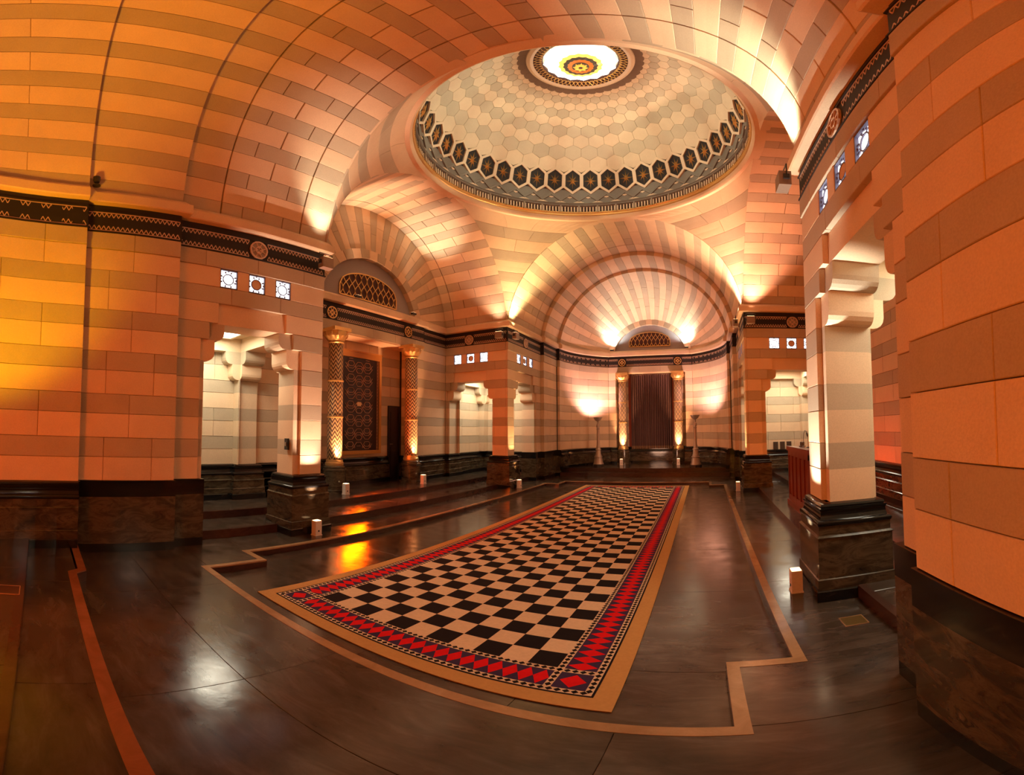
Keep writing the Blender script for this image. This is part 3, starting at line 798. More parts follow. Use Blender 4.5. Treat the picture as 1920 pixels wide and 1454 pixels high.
# closed roof over the lantern
m = MB(); m.lathe([(1.0, ZO + .1), (.0005, ZO + .25)], 24); m.build('oculus_cap', CREAM, dm, recalc=False)
for k in range(12):
    a = 2 * pi * (k + .5) / 12
    lamp('dome_cove_light', 'SPOT', (2.60 * cos(a), 2.60 * sin(a), 7.86), (-2.62 * cos(a), -2.62 * sin(a), 8.98), 185, (1, .95, .64), .05, 46, .35)

# ---------------------------------------------------------------- floor
fl = struct('floor', 'polished dark marble floor with a shallow sunk centre and steps to the arms', 'floor')
def grid(x0, x1, y0, y1, z, dx, dy, name='slab', mat=FLO, zb=None):
    nx, ny = max(1, round((x1 - x0) / dx)), max(1, round((y1 - y0) / dy))
    for i in range(nx):
        for j in range(ny):
            a, b = x0 + (x1 - x0) * i / nx, x0 + (x1 - x0) * (i + 1) / nx; c, d = y0 + (y1 - y0) * j / ny, y0 + (y1 - y0) * (j + 1) / ny
            slab(lambda u, v, w: Vector((u, v, z - w)), a, b, c, d, .03 if zb is None else zb, mat, fl, .0012, .0012, cu=.002, cv=.002, cd=.0015, d0=random.uniform(0, .0006), name=name)
B1, B2, YA, YB = 2.57, 2.167, 4.62, 5.33
# sunk pit
grid(-B1, B1, -YA, YA, 0, 1.3, 1.55); grid(-B2, B2, -YB, -YA, 0, 1.1, .7); grid(-B2, B2, YA, YB, 0, 1.1, .7)
# main floor around it
for s in (-1, 1):
    x0, x1 = sorted((s * B1, s * 3.33)); grid(x0, x1, -YA, YA, Z1, .8, 1.55)
    x0, x1 = sorted((s * B2, s * 3.33))
    for t in (-1, 1):
        y0, y1 = sorted((t * YA, t * YB)); grid(x0, x1, y0, y1, Z1, 1.2, .8)
for t in (-1, 1):
    y0, y1 = sorted((t * YB, t * 6.78)); grid(-3.33, 3.33, y0, y1, Z1, 1.65, .73)
    y0, y1 = sorted((t * 6.78, t * 7.25)); grid(-3.33, 3.33, y0, y1, Z2, 1.65, .5, zb=.15)
    y0, y1 = sorted((t * 7.25, t * 9.8)); grid(-3.33, 3.33, y0, y1, Z3 if t > 0 else Z3, 1.65, .85, zb=.2)
for s in (-1, 1):
    x0, x1 = sorted((s * 3.33, s * 4.06)); grid(x0, x1, -5.5, 5.5, Z2, .8, 1.57, zb=.15)
    x0, x1 = sorted((s * 4.06, s * 5.75)); grid(x0, x1, -5.5, 5.5, Z3, .85, 1.57, zb=.2)
# nosings and risers
def edge_strip(path, z, inside, w=.07, h=.08, mat=NOSE):
    sweep(path, [(0, z + .0025), (0, z - .012), (w, z - .012), (w, z + .0025)], inside, 'nosing', mat, fl)
    sweep(path, [(-.004, z - h), (-.004, z - .012), (.02, z - .012), (.02, z - h)], inside, 'riser', RISER, fl)
pit = [(B1, -YA), (B1, YA), (B2, YA), (B2, YB), (-B2, YB), (-B2, YA), (-B1, YA), (-B1, -YA), (-B2, -YA), (-B2, -YB), (B2, -YB), (B2, -YA)]
def loop_strip(path, z, w, h):
    sweep(path, [(0, z + .0025), (0, z - .014), (-w, z - .014), (-w, z + .0025)], 1, 'nosing', NOSE, fl, True)
    sweep(path, [(.004, z - h), (.004, z - .014), (-.02, z - .014), (-.02, z - h)], 1, 'riser', RISER, fl, True)
loop_strip(pit, Z1, .075, .08)
for s in (-1, 1):
    edge_strip([(s * 3.33, -5.3), (s * 3.33, 5.3)], Z2, -s, .07, .12, RISER); edge_strip([(s * 4.06, -5.3), (s * 4.06, 5.3)], Z3, -s, .07, .12, RISER)
for t in (-1, 1):
    edge_strip([(-2.85, t * 6.68), (-1.98, t * 6.68), (-1.90, t * 6.78), (2.85, t * 6.78)], Z2, t, .08 if t < 0 else .07, .12, REDN if t < 0 else RISER)
    edge_strip([(-2.75, t * 7.25), (2.75, t * 7.25)], Z3, t, .06, .12, RISER)
m = MB(); m.box((-6, -10, -.12), (6, 10.2, -.05)); m.build('subfloor', MORT, fl)

# ---------------------------------------------------------------- carpet
CW_ = plain('cream_wool', (.66, .50, .33), .95, spec=.1); CK = plain('black_wool', (.012, .010, .012), .95, spec=.1)
CR = plain('red_wool', (.62, .008, .012), .95, spec=.1); CB = plain('dark_violet_wool', (.045, .028, .07), .95, spec=.1); CT = plain('tan_felt', (.50, .28, .10), .95, spec=.1)
cp = thing('checkered_carpet', 'long black and cream checkered carpet with a red diamond border on the dark floor', 'carpet', loc=(.061, -4.704, .002))
SX, SY, NX, NY = .2, .2078, 11, 45
Wd, Ln = NX * SX / 2, NY * SY; ZC = .010
def quad(m, x0, y0, x1, y1, z, mi=0): m.add([(x0, y0, z), (x1, y0, z), (x1, y1, z), (x0, y1, z)], [(0, 1, 2, 3)], mi)
m = MB()
for i in range(NX):
    for j in range(NY): quad(m, -Wd + i * SX, j * SY, -Wd + (i + 1) * SX, (j + 1) * SY, ZC, 1 if (i + j) % 2 == 0 else 0)
m.box((-Wd, 0, 0), (Wd, Ln, ZC - .0005), 1)
m.build('checkered_field', [CW_, CK], cp, recalc=False)
t1, dd, t2, bk, tn = .046, .200, .046, .014, .125
def band_rect(m, o0, o1, z, mi=0):
    for (x0, y0, x1, y1) in ((-Wd - o1, -o1, Wd + o1, -o0), (-Wd - o1, Ln + o0, Wd + o1, Ln + o1), (-Wd - o1, -o0, -Wd - o0, Ln + o0), (Wd + o0, -o0, Wd + o1, Ln + o0)):
        quad(m, x0, y0, x1, y1, z, mi)
def dog(m, x0, y0, x1, y1, z):
    """run of small black diamonds along a band whose centre line goes from (x0,y0) to (x1,y1)"""
    L = sqrt((x1 - x0) ** 2 + (y1 - y0) ** 2); n = max(1, round(L / .0495)); tx, ty = (x1 - x0) / L, (y1 - y0) / L; p = L / n
    for k in range(n):
        cx, cy = x0 + tx * p * (k + .5), y0 + ty * p * (k + .5); a = p * .47; b = .021
        m.add([(cx - tx * a, cy - ty * a, z), (cx + ty * b, cy - tx * b, z), (cx + tx * a, cy + ty * a, z), (cx - ty * b, cy + tx * b, z)], [(0, 1, 2, 3)], 1)
m = MB(); band_rect(m, 0, t1, ZC, 0); o = t1 / 2; z2 = ZC + .0006
dog(m, -Wd - t1 - dd, -o, Wd + t1 + dd, -o, z2); dog(m, -Wd - t1 - dd, Ln + o, Wd + t1 + dd, Ln + o, z2)
dog(m, -Wd - o, -t1 - dd, -Wd - o, Ln + t1 + dd, z2); dog(m, Wd + o, -t1 - dd, Wd + o, Ln + t1 + dd, z2)
for sx in (-1, 1):   # cross bars of the corner squares
    for (y0, y1) in ((-t1, 0), (Ln, Ln + t1)):
        x0, x1 = sorted((sx * (Wd + t1), sx * (Wd + t1 + dd))); quad(m, x0, y0, x1, y1, ZC + .0003, 0)
    for (y0, y1) in ((-t1 - dd, -t1), (Ln + t1, Ln + t1 + dd)):
        x0, x1 = sorted((sx * Wd, sx * (Wd + t1))); quad(m, x0, y0, x1, y1, ZC + .0003, 0)
a0 = t1 + dd; band_rect(m, a0, a0 + t2, ZC, 0); o = a0 + t2 / 2
dog(m, -Wd - o, -o, Wd + o, -o, z2); dog(m, -Wd - o, Ln + o, Wd + o, Ln + o, z2); dog(m, -Wd - o, -o, -Wd - o, Ln + o, z2); dog(m, Wd + o, -o, Wd + o, Ln + o, z2)
m.build('dogtooth_border', [CW_, CK], cp, recalc=False)
m = MB(); band_rect(m, t1, a0, ZC - .0004, 0)
def dia(m, cx, cy, a, b, z): m.add([(cx - a, cy, z), (cx, cy - b, z), (cx + a, cy, z), (cx, cy + b, z)], [(0, 1, 2, 3)], 1)
oc = t1 + dd / 2; n = 22; p = 2 * Wd / n; nz = 90; q = Ln / nz
for yy in (-oc, Ln + oc):
    for k in range(n): dia(m, -Wd + p * (k + .5), yy, p * .5, dd * .47, ZC + .0002)
    for sx in (-1, 1): dia(m, sx * (Wd + oc), yy, dd * .40, dd * .40, ZC + .0002)
for sx in (-1, 1):
    for k in range(nz): dia(m, sx * (Wd + oc), q * (k + .5), dd * .47, q * .5, ZC + .0002)
m.build('diamond_border', [CB, CR], cp, recalc=False)
m = MB(); band_rect(m, a0 + t2, a0 + t2 + bk, ZC); m.build('black_line', CK, cp, recalc=False)
a1 = a0 + t2 + bk; m = MB()
for (x0, y0, x1, y1) in ((-Wd - a1 - tn, -a1 - tn, Wd + a1 + tn, -a1), (-Wd - a1 - tn, Ln + a1, Wd + a1 + tn, Ln + a1 + tn), (-Wd - a1 - tn, -a1, -Wd - a1, Ln + a1), (Wd + a1, -a1, Wd + a1 + tn, Ln + a1)):
    m.box((x0, y0, 0), (x1, y1, ZC - .002))
m.build('tan_edging', CT, cp)

# ---------------------------------------------------------------- columns
def pattern_mat(name, c0, c1, zig=True):
    m, nt, N, L, b = nmat(name)
    tc = N.new('ShaderNodeTexCoord'); sp = N.new('ShaderNodeSeparateXYZ'); L.new(tc.outputs['Object'], sp.inputs[0])
    def mth(op, a, b_=None, c=None):
        n = N.new('ShaderNodeMath'); n.operation = op
        for i, v in enumerate((a, b_, c)):
            if v is None: continue
            if isinstance(v, (int, float)): n.inputs[i].default_value = v
            else: L.new(v, n.inputs[i])
        return n.outputs[0]
    ang = mth('MULTIPLY', mth('ARCTAN2', sp.outputs[1], sp.outputs[0]), 1 / (2 * pi))
    if zig:
        tri = mth('PINGPONG', mth('MULTIPLY', ang, 9.0), .5)
        f = mth('FRACT', mth('ADD', mth('MULTIPLY', sp.outputs[2], 10.5), mth('MULTIPLY', tri, 2.0)))
        fac = mth('GREATER_THAN', f, .52)
    else:
        u = mth('MULTIPLY', ang, 8.0); v = mth('MULTIPLY', sp.outputs[2], 5.5)
        p1 = mth('PINGPONG', mth('ADD', u, v), .5); p2 = mth('PINGPONG', mth('SUBTRACT', u, v), .5)
        fac = mth('GREATER_THAN', mth('MINIMUM', p1, p2), .13)
        ctr = mth('GREATER_THAN', mth('MINIMUM', p1, p2), .36); fac = mth('SUBTRACT', fac, ctr)
    mx = N.new('ShaderNodeMix'); mx.data_type = 'RGBA'; L.new(fac, mx.inputs[0]); mx.inputs[6].default_value = (*c0, 1); mx.inputs[7].default_value = (*c1, 1)
    L.new(mx.outputs[2], b.inputs['Base Color']); b.inputs['Roughness'].default_value = .32; b.inputs['Metallic'].default_value = .25
    return m
ZIG = pattern_mat('gold_zigzag_mosaic', (.72, .52, .28), (.10, .055, .05)); DIA = pattern_mat('gold_diamond_mosaic', (.70, .55, .34), (.22, .17, .17), False)
def column(x, y, label, mat, group, face):
    t = thing('column', label, 'column', group, loc=(x, y, Z3))
    fx, fy = face
    m = MB(); m.lathe([(.28, 0), (.28, .06), (.255, .07), (.255, .46), (.27, .475), (.27, .50), (.235, .52), (.235, .55), (.20, .58)], 32); smooth_angle(m.build('marble_pedestal', MARB, t))
    m = MB(); m.lathe([(.195, .58), (.20, .60), (.20, .64), (.185, .655), (.185, .70), (.17, .71)], 32); smooth_angle(m.build('gilded_base', GOLD, t))
    m = MB(); m.lathe([(.160, .71), (.168, 1.2), (.166, 2.2), (.155, 3.22)], 40); m.build('mosaic_shaft', mat, t, smooth=True)
    for z in (1.62, 2.40):
        m = MB(); m.lathe([(.166, z - .022), (.18, z - .014), (.18, z + .014), (.166, z + .022)], 32); smooth_angle(m.build('shaft_ring', GOLD, t))
    m = MB(); m.lathe([(.155, 3.22), (.175, 3.235), (.175, 3.255), (.16, 3.27), (.19, 3.30), (.235, 3.38), (.25, 3.45), (.235, 3.49)], 32); cpt = smooth_angle(m.build('lotus_capital', GOLD, t))
    for k in range(12):
        a = 2 * pi * k / 12; c, s = cos(a), sin(a); tr = lambda u, v, z: (u * c - v * s, u * s + v * c, z); m = MB()
        m.add([tr(.165, -.03, 3.28), tr(.165, .03, 3.28), tr(.235, .05, 3.37), tr(.275, 0, 3.47), tr(.235, -.05, 3.37), tr(.262, 0, 3.38)], [(0, 1, 5), (1, 2, 5), (2, 3, 5), (3, 4, 5), (4, 0, 5), (4, 3, 2, 1, 0)])
        m.build('petal', GOLD, cpt)
    m = MB(); m.box((-.235, -.235, 3.49), (.235, .235, 3.565)); m.build('abacus', GOLD, t)
    return t
column(-4.93, -1.30, 'gilded column with zigzag mosaic standing left of the dark patterned panel', ZIG, 'columns of the panel wall', (1, 0))
column(-4.93, 1.26, 'gilded column with zigzag mosaic standing right of the dark patterned panel', ZIG, 'columns of the panel wall', (1, 0))
column(-1.09, 9.08, 'gilded column with diamond mosaic standing left of the dark curtain', DIA, 'columns of the curtained apse', (0, -1))
column(1.07, 9.08, 'gilded column with diamond mosaic standing right of the dark curtain', DIA, 'columns of the curtained apse', (0, -1))

# ---------------------------------------------------------------- uplight boxes
LENS = plain('lit_lens', (1, .8, .6), .3, emit=(1, .62, .30), es=4)
def uplight(x, y, z, rz, label, w=120, col=WARM, tgt=None, ang=50, group='uplights on the floor', off=.0):
    t = thing('uplight', label, 'uplight', group, loc=(x, y, z), rz=rz)
    m = MB(); m.box((-.055, -.05, .01), (.055, .05, .225)); m.box((-.062, -.056, 0), (.062, .056, .014)); m.build('lamp_housing', WHITEP, t)
    m = MB(); m.box((-.046, -.042, .225), (.046, .042, .232)); m.build('lens', LENS, t)
    m = MB(); m.box((-.012, -.056, .06), (.012, -.05, .085)); m.build('power_switch', BLACKM, t)
    lamp('uplight_beam', 'SPOT', (x, y, z + .27), tgt, w, col, .03, ang, .8)
    return t
uplight(-2.86, -3.36, Z1, pi / 2, 'small white uplight box in front of the near left pier', 760, (1, .66, .48), (-3.06, -3.36, 3.4), 40)
uplight(2.86, -3.40, Z1, -pi / 2, 'small white uplight box in front of the near right pier', 780, (1, .92, .78), (3.06, -3.38, 3.4), 40)
uplight(-2.87, 3.38, Z1, pi / 2, 'small white uplight box in front of the far left pier', 640, (1, .52, .22), (-3.06, 3.37, 3.4), 40)
uplight(2.87, 3.36, Z1, -pi / 2, 'small white uplight box in front of the far right pier', 640, (1, .52, .22), (3.06, 3.37, 3.4), 40)
uplight(-4.50, -1.34, Z3, pi / 2, 'small white uplight box before the column left of the dark panel', 620, (1, .45, .20), (-4.86, -1.30, 2.6), 44)
uplight(-4.50, 1.24, Z3, pi / 2, 'small white uplight box before the column right of the dark panel', 620, (1, .45, .20), (-4.86, 1.26, 2.6), 44)
uplight(-1.09, 8.64, Z3, 0, 'small white uplight box before the column left of the curtain', 620, (1, .45, .20), (-1.09, 9.02, 2.6), 44)
uplight(1.07, 8.64, Z3, 0, 'small white uplight box before the column right of the curtain', 620, (1, .45, .20), (1.07, 9.02, 2.6), 44)

# floods hung under the cornice at the block corners
def flood(x, y, sx, sy, label, tgt, w, ang=84, col=FLOODC):
    z = 4.36; d = Vector((sx, sy, 0)).normalized()
    t = thing('floodlight', label, 'floodlight', 'floodlights under the cornice', loc=(x, y, z), rz=atan2(d.y, d.x) - pi / 2)
    m = MB(); m.box((-.10, -.05, -.16), (.10, .07, .02)); b_ = m.build('lamp_housing', BRONZE, t)
    m = MB(); m.box((-.088, -.04, .02), (.088, .06, .028)); m.build('lens', LENS, t)
    m = MB(); m.tube([(-.12, .0, -.06), (-.12, .0, .10), (.12, .0, .10), (.12, .0, -.06)], .008, 6); m.build('yoke', BLACKM, t)
    for a in (-.12, .10):
        m = MB(); m.box((a, -.03, -.09), (a + .02, .03, -.03)); m.build('clamp', BLACKM, t)
    lamp('flood_beam', 'SPOT', (x + sx * .08, y + sy * .08, z + .08), tgt, w, col, .05, ang, .9)
flood(-2.90, -3.24, 1, 0, 'boxy floodlight under the cornice corner of the near left block', (-2.68, -3.36, 6.6), 190, 62, (1, .84, .62))
flood(2.90, -3.24, -1, 0, 'boxy floodlight under the cornice corner of the near right block', (2.55, -3.40, 6.6), 460, 66, (1, .93, .68))
flood(-2.90, 3.24, 1, 0, 'right-hand one of two boxy floodlights at the far left block corner', (-2.5, 3.3, 7), 590, 84, (1, .78, .40))
flood(-3.24, 2.92, 0, -1, 'left-hand one of two boxy floodlights at the far left block corner', (-3.5, 2.4, 7), 150, 84, (1, .6, .4))
flood(2.90, 3.24, -1, 0, 'left-hand one of two boxy floodlights at the far right block corner', (2.5, 3.3, 7), 840, 84, (1, .62, .42))
flood(3.24, 2.92, 0, -1, 'right-hand one of two boxy floodlights at the far right block corner', (3.5, 2.4, 7), 440, 84, (1, .42, .26))
for sy, sd in ((-1, 'left'), (1, 'right')):
    t = thing('cornice_lamp', 'small lamp on the %s end of the cornice over the dark panel' % sd, 'lamp', 'lamps on the panel wall cornice', loc=(-4.94, sy * 1.0 + .35, 4.765))
    m = MB(); m.box((-.04, -.07, 0), (.04, .07, .05)); m.build('lamp_housing', BLACKM, t)
    m = MB(); m.box((-.032, -.06, .05), (.032, .06, .056)); m.build('lens', LENS, t)
    lamp('cornice_beam', 'SPOT', (-4.92, sy * 1.0 + .35, 4.84), (-4.35, sy * 1.0 + .35, 7.2), 420 - 60 * sy, (1, .72 + .10 * sy, .50 + .10 * sy), .04, 54, .9)
# small black spot on the ledge of the near left pilaster
t = thing('ledge_spotlight', 'small black spotlight on the cornice ledge at the upper left', 'spotlight', loc=(-2.82, -6.62, 4.765))
m = MB(); m.lathe([(.05, 0), (.05, .012), (.012, .016), (.012, .06)], 12); m.build('foot', BLACKM, t)
m = MB(); m.lathe([(.035, .06), (.045, .09), (.045, .14), (.03, .15)], 14); m.build('lamp_head', BLACKM, t)
# lamps on the apse cornice either side of the grille
for sx, sd in ((-1, 'left'), (1, 'right')):
    t = thing('cornice_lamp', 'small lamp on the apse cornice %s of the arched grille' % sd, 'lamp', 'lamps on the apse cornice', loc=(sx * 1.45, 8.86, 4.765))
    m = MB(); m.box((-.07, -.04, 0), (.07, .04, .05)); m.build('lamp_housing', BLACKM, t)
    m = MB(); m.box((-.06, -.032, .05), (.06, .032, .056)); m.build('lens', LENS, t)
    lamp('cornice_beam', 'SPOT', (sx * 1.45, 8.80, 4.84), (sx * 1.15, 8.75, 6.4), 150, (.85, 1, .92), .04, 120, .9)

# ---------------------------------------------------------------- torcheres
def torchere(x, y, label):
    t = thing('torchere', label, 'floor lamp', 'torcheres in the apse', loc=(x, y, Z3))
    m = MB(); m.lathe([(.215, 0), (.215, .07), (.205, .085)], 8); m.build('black_base', BLACKM, t)
    m = MB(); m.lathe([(.19, .085), (.185, .12), (.165, .16), (.15, .27), (.135, .33), (.15, .345), (.15, .37), (.125, .385), (.12, .42), (.10, .46), (.09, .60), (.105, .615), (.105, .64), (.08, .66), (.07, .74)], 20); smooth_angle(m.build('stepped_foot', SILVER, t))
    m = MB(); m.lathe([(.07, .74), (.058, .80), (.048, 1.36), (.06, 1.375), (.06, 1.40), (.045, 1.41)], 20); smooth_angle(m.build('shaft', SILVER, t))
    m = MB(); m.lathe([(.045, 1.41), (.06, 1.45), (.07, 1.50), (.055, 1.55), (.035, 1.58), (.045, 1.61), (.03, 1.65)], 20); smooth_angle(m.build('baluster_knop', SILVER, t))
    m = MB(); m.lathe([(.03, 1.65), (.05, 1.67), (.12, 1.72), (.16, 1.80), (.17, 1.815), (.155, 1.82), (.11, 1.74), (.0005, 1.70)], 24); bo = smooth_angle(m.build('lamp_bowl', SILVER, t))
    m = MB(); m.lathe([(.0005, 1.72), (.07, 1.735), (.09, 1.76), (.0005, 1.775)], 16); m.build('bulb', emat('lit_bulb', (1, .85, .65), 25), bo)
    lamp('torchere_light', 'SPOT', (x, y, Z3 + 1.86), (x * 1.22, y + .6, 3.8), 330, (1, .50, .45), .06, 140, .9)
torchere(-1.83, 8.02, 'tall silvery torchere left of the curtain, glowing up the apse wall')
torchere(1.74, 7.62, 'tall silvery torchere right of the curtain, glowing up the apse wall')

# ---------------------------------------------------------------- curtain
CUR = plain('brown_velvet', (.13, .075, .068), .9, spec=.15)
t = thing('curtain', 'dark brown pleated curtain hanging between the two far columns', 'curtain', loc=(0, 9.40, 0))
V = []; F = []; nx, nz = 260, 8
for j in range(nz + 1):
    zz = .90 + (3.84 - .90) * j / nz
    for i in range(nx + 1):
        x = -.82 + 1.64 * i / nx; ph = 2 * pi * 19 * (x + .008 * sin(9 * x + .6 * j)) / 1.64
        V.append((x, .045 * sin(ph) * (1.0 - .35 * j / nz) + .012 * sin(2.3 * ph + 1), zz))
n0 = len(V)
V += [(x, y + .012, zz) for x, y, zz in V]
for j in range(nz):
    for i in range(nx):
        a = j * (nx + 1) + i; F.append((a, a + 1, a + nx + 2, a + nx + 1)); b = n0 + a; F.append((b + nx + 1, b + nx + 2, b + 1, b))
mesh_obj('pleated_cloth', V, F, CUR, t, smooth=True, recalc=False)
m = MB()
V = [(x, y - .006, .90 + dz) for dz in (0, .12) for (x, y, zz) in V[:nx + 1]]
mesh_obj('hem', V, [(i, i + 1, nx + 2 + i, nx + 1 + i) for i in range(nx)], plain('gold_hem', (.24, .14, .07), .8), t, smooth=True, recalc=False)
m = MB(); m.tube([(-.84, .03, 3.84), (.84, .03, 3.84)], .018, 10); m.build('curtain_rail', BRONZE, t)

# ---------------------------------------------------------------- dark patterned panel in the left arm
t = thing('patterned_panel', 'large dark panel with interlaced gilded hexagon lines in a golden wooden frame', 'panel', loc=(-5.55, -.02, 0))
fp = lambda s, z, d: Vector((.02 - d, s, z))
PW, PZ0, PZ1 = .70, 1.16, 3.46
m = MB(); m.box((-.05, -PW, PZ0), (.005, PW, PZ1)); m.build('dark_field', plain('dark_maroon_lacquer', (.022, .008, .007), .35), t)
m = MB(); fw = .075
m.box((-.06, -PW - fw, PZ0 - .085), (.035, PW + fw, PZ0)); m.box((-.06, -PW - fw, PZ1), (.035, PW + fw, PZ1 + .16))
for s in (-1, 1): m.box((-.06, s * PW if s > 0 else -PW - fw, PZ0), (.035, PW + fw if s > 0 else -PW, PZ1))
fr_ = m.build('gilded_frame', WOODO, t)
m = MB()
m.box((.035, -PW - fw - .01, PZ1 + .13), (.06, PW + fw + .01, PZ1 + .165)); m.build('frame_cornice', WOODO, fr_)
m = MB(); m.box((.035, -PW - .02, PZ0 - .02), (.045, PW + .02, PZ0)); m.build('frame_bead', WOODO, fr_)
m = MB(); per = .33; CS = .28; cols = [(-CS, 0), (0, .5), (CS, 0)]; xin = .46
def line(a, b, w=.009):
    for q in (a, b):
        if not (PZ0 <= q[1] <= PZ1) or abs(q[0]) > xin + .001: return
    m.bar(a, b, w, fp, -.002, .016)
rows = range(-1, 9)
for cx, off in cols:
    for k in rows:
        zc = PZ0 + .16 + (k + off) * per; hw, hh = .112, .060
        P = [(cx - hw, zc), (cx - hw * .55, zc + hh), (cx + hw * .55, zc + hh), (cx + hw, zc), (cx + hw * .55, zc - hh), (cx - hw * .55, zc - hh)]
        if zc - hh < PZ0 or zc + hh > PZ1: continue
        for a, b in zip(P, P[1:] + P[:1]): line(a, b, .010)
for k in rows:
    for o in (per / 2 - .045, per / 2 + .045):
        zA = PZ0 + .16 + k * per + o; zB = zA + per / 2; f_ = .062
        sl = (xin - CS - f_) / (CS - 2 * f_) * per / 2; pts = [(-xin, zA + sl), (-CS - f_, zA), (-CS + f_, zA), (-f_, zB), (f_, zB), (CS - f_, zA), (CS + f_, zA), (xin, zA + sl)]
        for a, b in zip(pts[:-1], pts[1:]): line(a, b)
for s in (-1, 1):
    for k in range(14):
        zc = PZ0 + .09 + k * per / 2
        for cx in (-.14, .14, -.40, .40):
            P = [(cx - .02, zc), (cx, zc + .028), (cx + .02, zc), (cx, zc - .028)]
            if s > 0 and k % 2 == (0 if True else 1):
                for a, b in zip(P, P[1:] + P[:1]): line(a, b, .006)
    m.bar((s * (PW - .035), PZ0), (s * (PW - .035), PZ1), .008, fp, -.002, .014); m.bar((s * (PW - .075), PZ0), (s * (PW - .075), PZ1), .006, fp, -.002, .014)
    for k in range(28):
        zc = PZ0 + .05 + k * .083
        if zc < PZ1 - .03: m.bar((s * (PW - .07), zc), (s * (PW - .04), zc + .03), .006, fp, -.002, .014)
m.build('gilded_line_work', plain('thin_gilding', (.62, .36, .22), .4, .4), t, recalc=False)
zc = PZ0 + .16 + 3.0 * per - .002
m = MB(); m.prism([(-.09, zc), (-.05, zc + .055), (.05, zc + .055), (.09, zc), (.05, zc - .055), (-.05, zc - .055)], fp, -.002, .03); pl = m.build('gilded_plaque', plain('pale_gilding', (.85, .62, .32), .4, .4), t)
m = MB()
for k in range(3):
    x = -.034 + k * .034
    m.bar((x - .008, zc - .02), (x - .008, zc + .02), .005, fp, .03, .035); m.bar((x + .008, zc - .02), (x + .008, zc + .02), .005, fp, .03, .035); m.bar((x - .008, zc), (x + .008, zc), .005, fp, .03, .035)
m.build('plaque_relief', BRONZE, pl, recalc=False)
# dark door beside the panel
d1 = struct('door_1', 'narrow dark wooden door in the recess just left of the right zigzag column', 'door'); d1.location = (-5.60, 1.33, Z3)
DW = plain('dark_door_wood', (.025, .014, .012), .35)
m = MB(); m.box((-.04, -.19, 0), (0, .19, 1.96)); m.build('door_leaf', DW, d1)
m = MB()
for s in (-1, 1): m.box((-.03, s * .19 if s > 0 else -.225, 0), (.025, .225 if s > 0 else -.19, 1.97))
m.box((-.03, -.225, 1.96), (.025, .225, 2.0)); m.build('door_frame', BLACKM, d1)
for z0, z1 in ((.15, .9), (1.0, 1.85)):
    m = MB(); m.box((0, -.13, z0), (.012, .13, z1)); m.build('door_panel', DW, d1)
m = MB(); m.tube([(.0, -.14, .98), (.04, -.14, .98), (.04, -.08, .98)], .009, 6); m.build('door_handle', BRONZE, d1)

# ---------------------------------------------------------------- lectern with microphones
t = thing('lectern', 'red-brown panelled wooden lectern behind the pale right pier', 'lectern', loc=(3.62, -.15, Z2))
m = MB(); m.box((.02, -.78, .10), (.50, .74, 1.02)); m.build('body', WOODR, t)
m = MB(); m.box((-.035, -.84, 0), (.55, .80, .10)); m.build('base', WOODR, t)
m = MB(); m.add([(-.03, -.84, 1.02), (-.03, .80, 1.02), (.56, .80, 1.02), (.56, -.84, 1.02), (-.03, -.84, 1.10), (-.03, .80, 1.10), (.56, .80, 1.05), (.56, -.84, 1.05)], [(0, 1, 2, 3), (7, 6, 5, 4), (0, 4, 5, 1), (1, 5, 6, 2), (2, 6, 7, 3), (3, 7, 4, 0)]); m.build('sloped_top', WOODR, t)
for k in range(6):
    y = -.78 + 1.52 * k / 5
    m = MB(); m.box((-.012, y - .035 if k else y, .10), (.03, y + .035 if k < 5 else y, 1.02)); m.build('stile', WOODR, t)
for z0, z1 in ((.10, .20), (.93, 1.02)):
    m = MB(); m.box((-.010, -.78, z0), (.03, .74, z1)); m.build('rail', WOODR, t)
for k in range(5):
    y0, y1 = -.78 + 1.52 * k / 5 + .05, -.78 + 1.52 * (k + 1) / 5 - .05
    m = MB(); m.box((.006, y0, .22), (.024, y1, .91)); m.build('panel', WOODR, t)
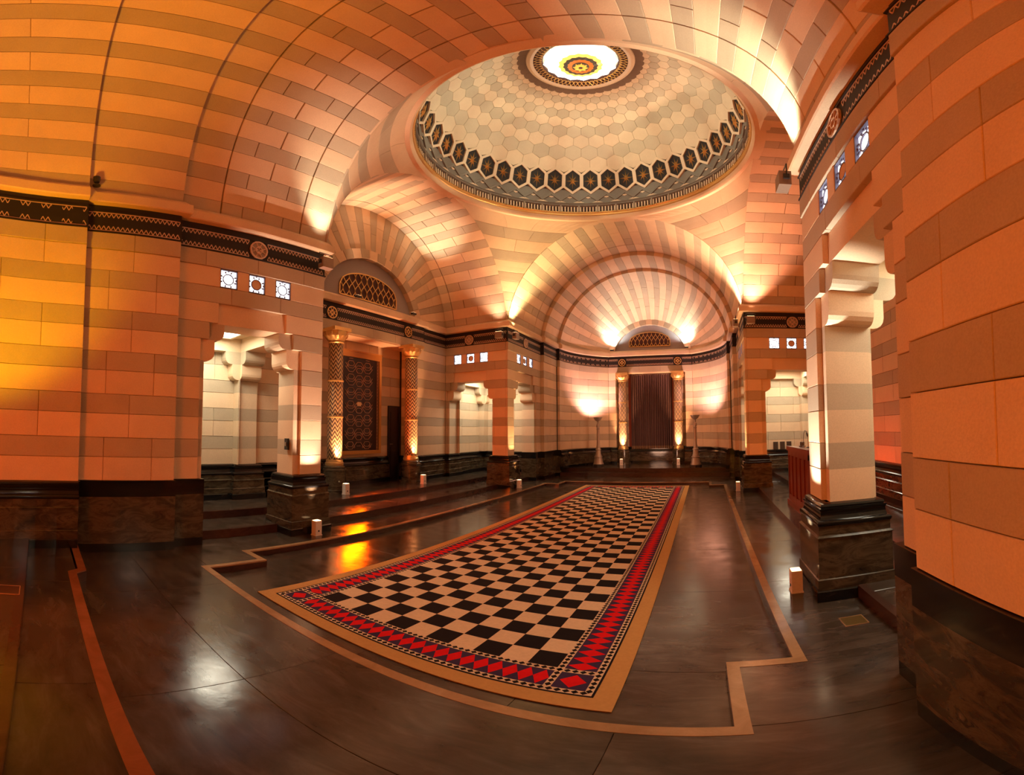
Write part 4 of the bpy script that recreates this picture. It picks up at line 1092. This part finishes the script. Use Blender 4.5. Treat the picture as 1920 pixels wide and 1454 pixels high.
for i, (yy, lb) in enumerate(((.02, 'left-hand gooseneck microphone on the lectern'), (-.30, 'right-hand gooseneck microphone on the lectern, partly behind the pale pier'))):
    q = thing('microphone', lb, 'microphone', 'microphones on the lectern', loc=(3.78, yy, Z2 + 1.095))
    m = MB(); m.lathe([(.035, 0), (.035, .015), (.015, .02)], 14); m.build('microphone_foot', BLACKM, q)
    m = MB(); m.tube([(0, 0, .01), (0, 0, .16), (.0, -.03, .24), (0, -.10, .29), (0, -.19, .28), (0, -.25, .24)], .005, 6); m.build('gooseneck', BLACKM, q)
    m = MB(); m.tube([(0, -.245, .243), (0, -.30, .195)], .014, 8); m.build('capsule', BLACKM, q)
q = thing('reading_lamp', 'small dark boxy lamp on the lectern top', 'lamp', loc=(3.80, .22, Z2 + 1.09))
m = MB(); m.box((-.05, -.06, 0), (.05, .06, .02)); m.build('foot', BLACKM, q)
m = MB(); m.box((-.03, -.05, .02), (.03, .05, .09)); m.build('lamp_head', BLACKM, q)

# ---------------------------------------------------------------- small wall and floor fittings
VB = plain('brown_vent', (.07, .05, .035), .5)
for i, (x0, x1) in enumerate(((4.10, 4.25), (4.31, 4.45), (4.51, 4.65))):
    t = thing('wall_vent', '%s of three dark square vents on the vestibule wall beside the lectern' % ('leftmost', 'middle', 'rightmost')[i], 'vent', 'vents in the far right vestibule', loc=((x0 + x1) / 2, 5.335, 1.09))
    m = MB(); m.box((-.072, -.02, -.12), (.072, .012, .12)); m.build('vent_plate', VB, t)
    for k in range(7):
        m = MB(); m.box((-.06, -.03, -.10 + k * .031), (.06, -.02, -.084 + k * .031)); m.build('slat', VB, t)
t = thing('light_switch', 'small dark light switch on the pale side of the near left pier', 'switch', loc=(-3.26, -3.632, 1.44))
m = MB(); m.box((-.042, -.03, -.085), (.042, .0, .085)); m.build('back_box', BLACKM, t)
m = MB(); m.box((-.018, -.042, -.03), (.018, -.03, .03)); m.build('rocker', BRONZE, t)
for x, y, z, lb in ((3.12, -4.19, Z1, 'brass floor socket plate by the pale right pier'), (-1.12, -7.36, Z3, 'dark floor socket plate at the left edge of the view')):
    t = thing('floor_socket', lb, 'floor socket', loc=(x, y, z))
    bm_ = plain('tarnished_brass', (.16, .10, .03), .4, .5)
    m = MB(); m.box((-.085, -.075, -.002), (.085, .075, .004)); m.build('cover_plate', bm_ if x > 0 else RISER, t)
    m = MB(); m.box((-.092, -.082, -.002), (.092, -.075, .006)); m.box((-.092, .075, -.002), (.092, .082, .006)); m.box((-.092, -.075, -.002), (-.085, .075, .006)); m.box((.085, -.075, -.002), (.092, .075, .006)); m.build('rim', NOSE, t)
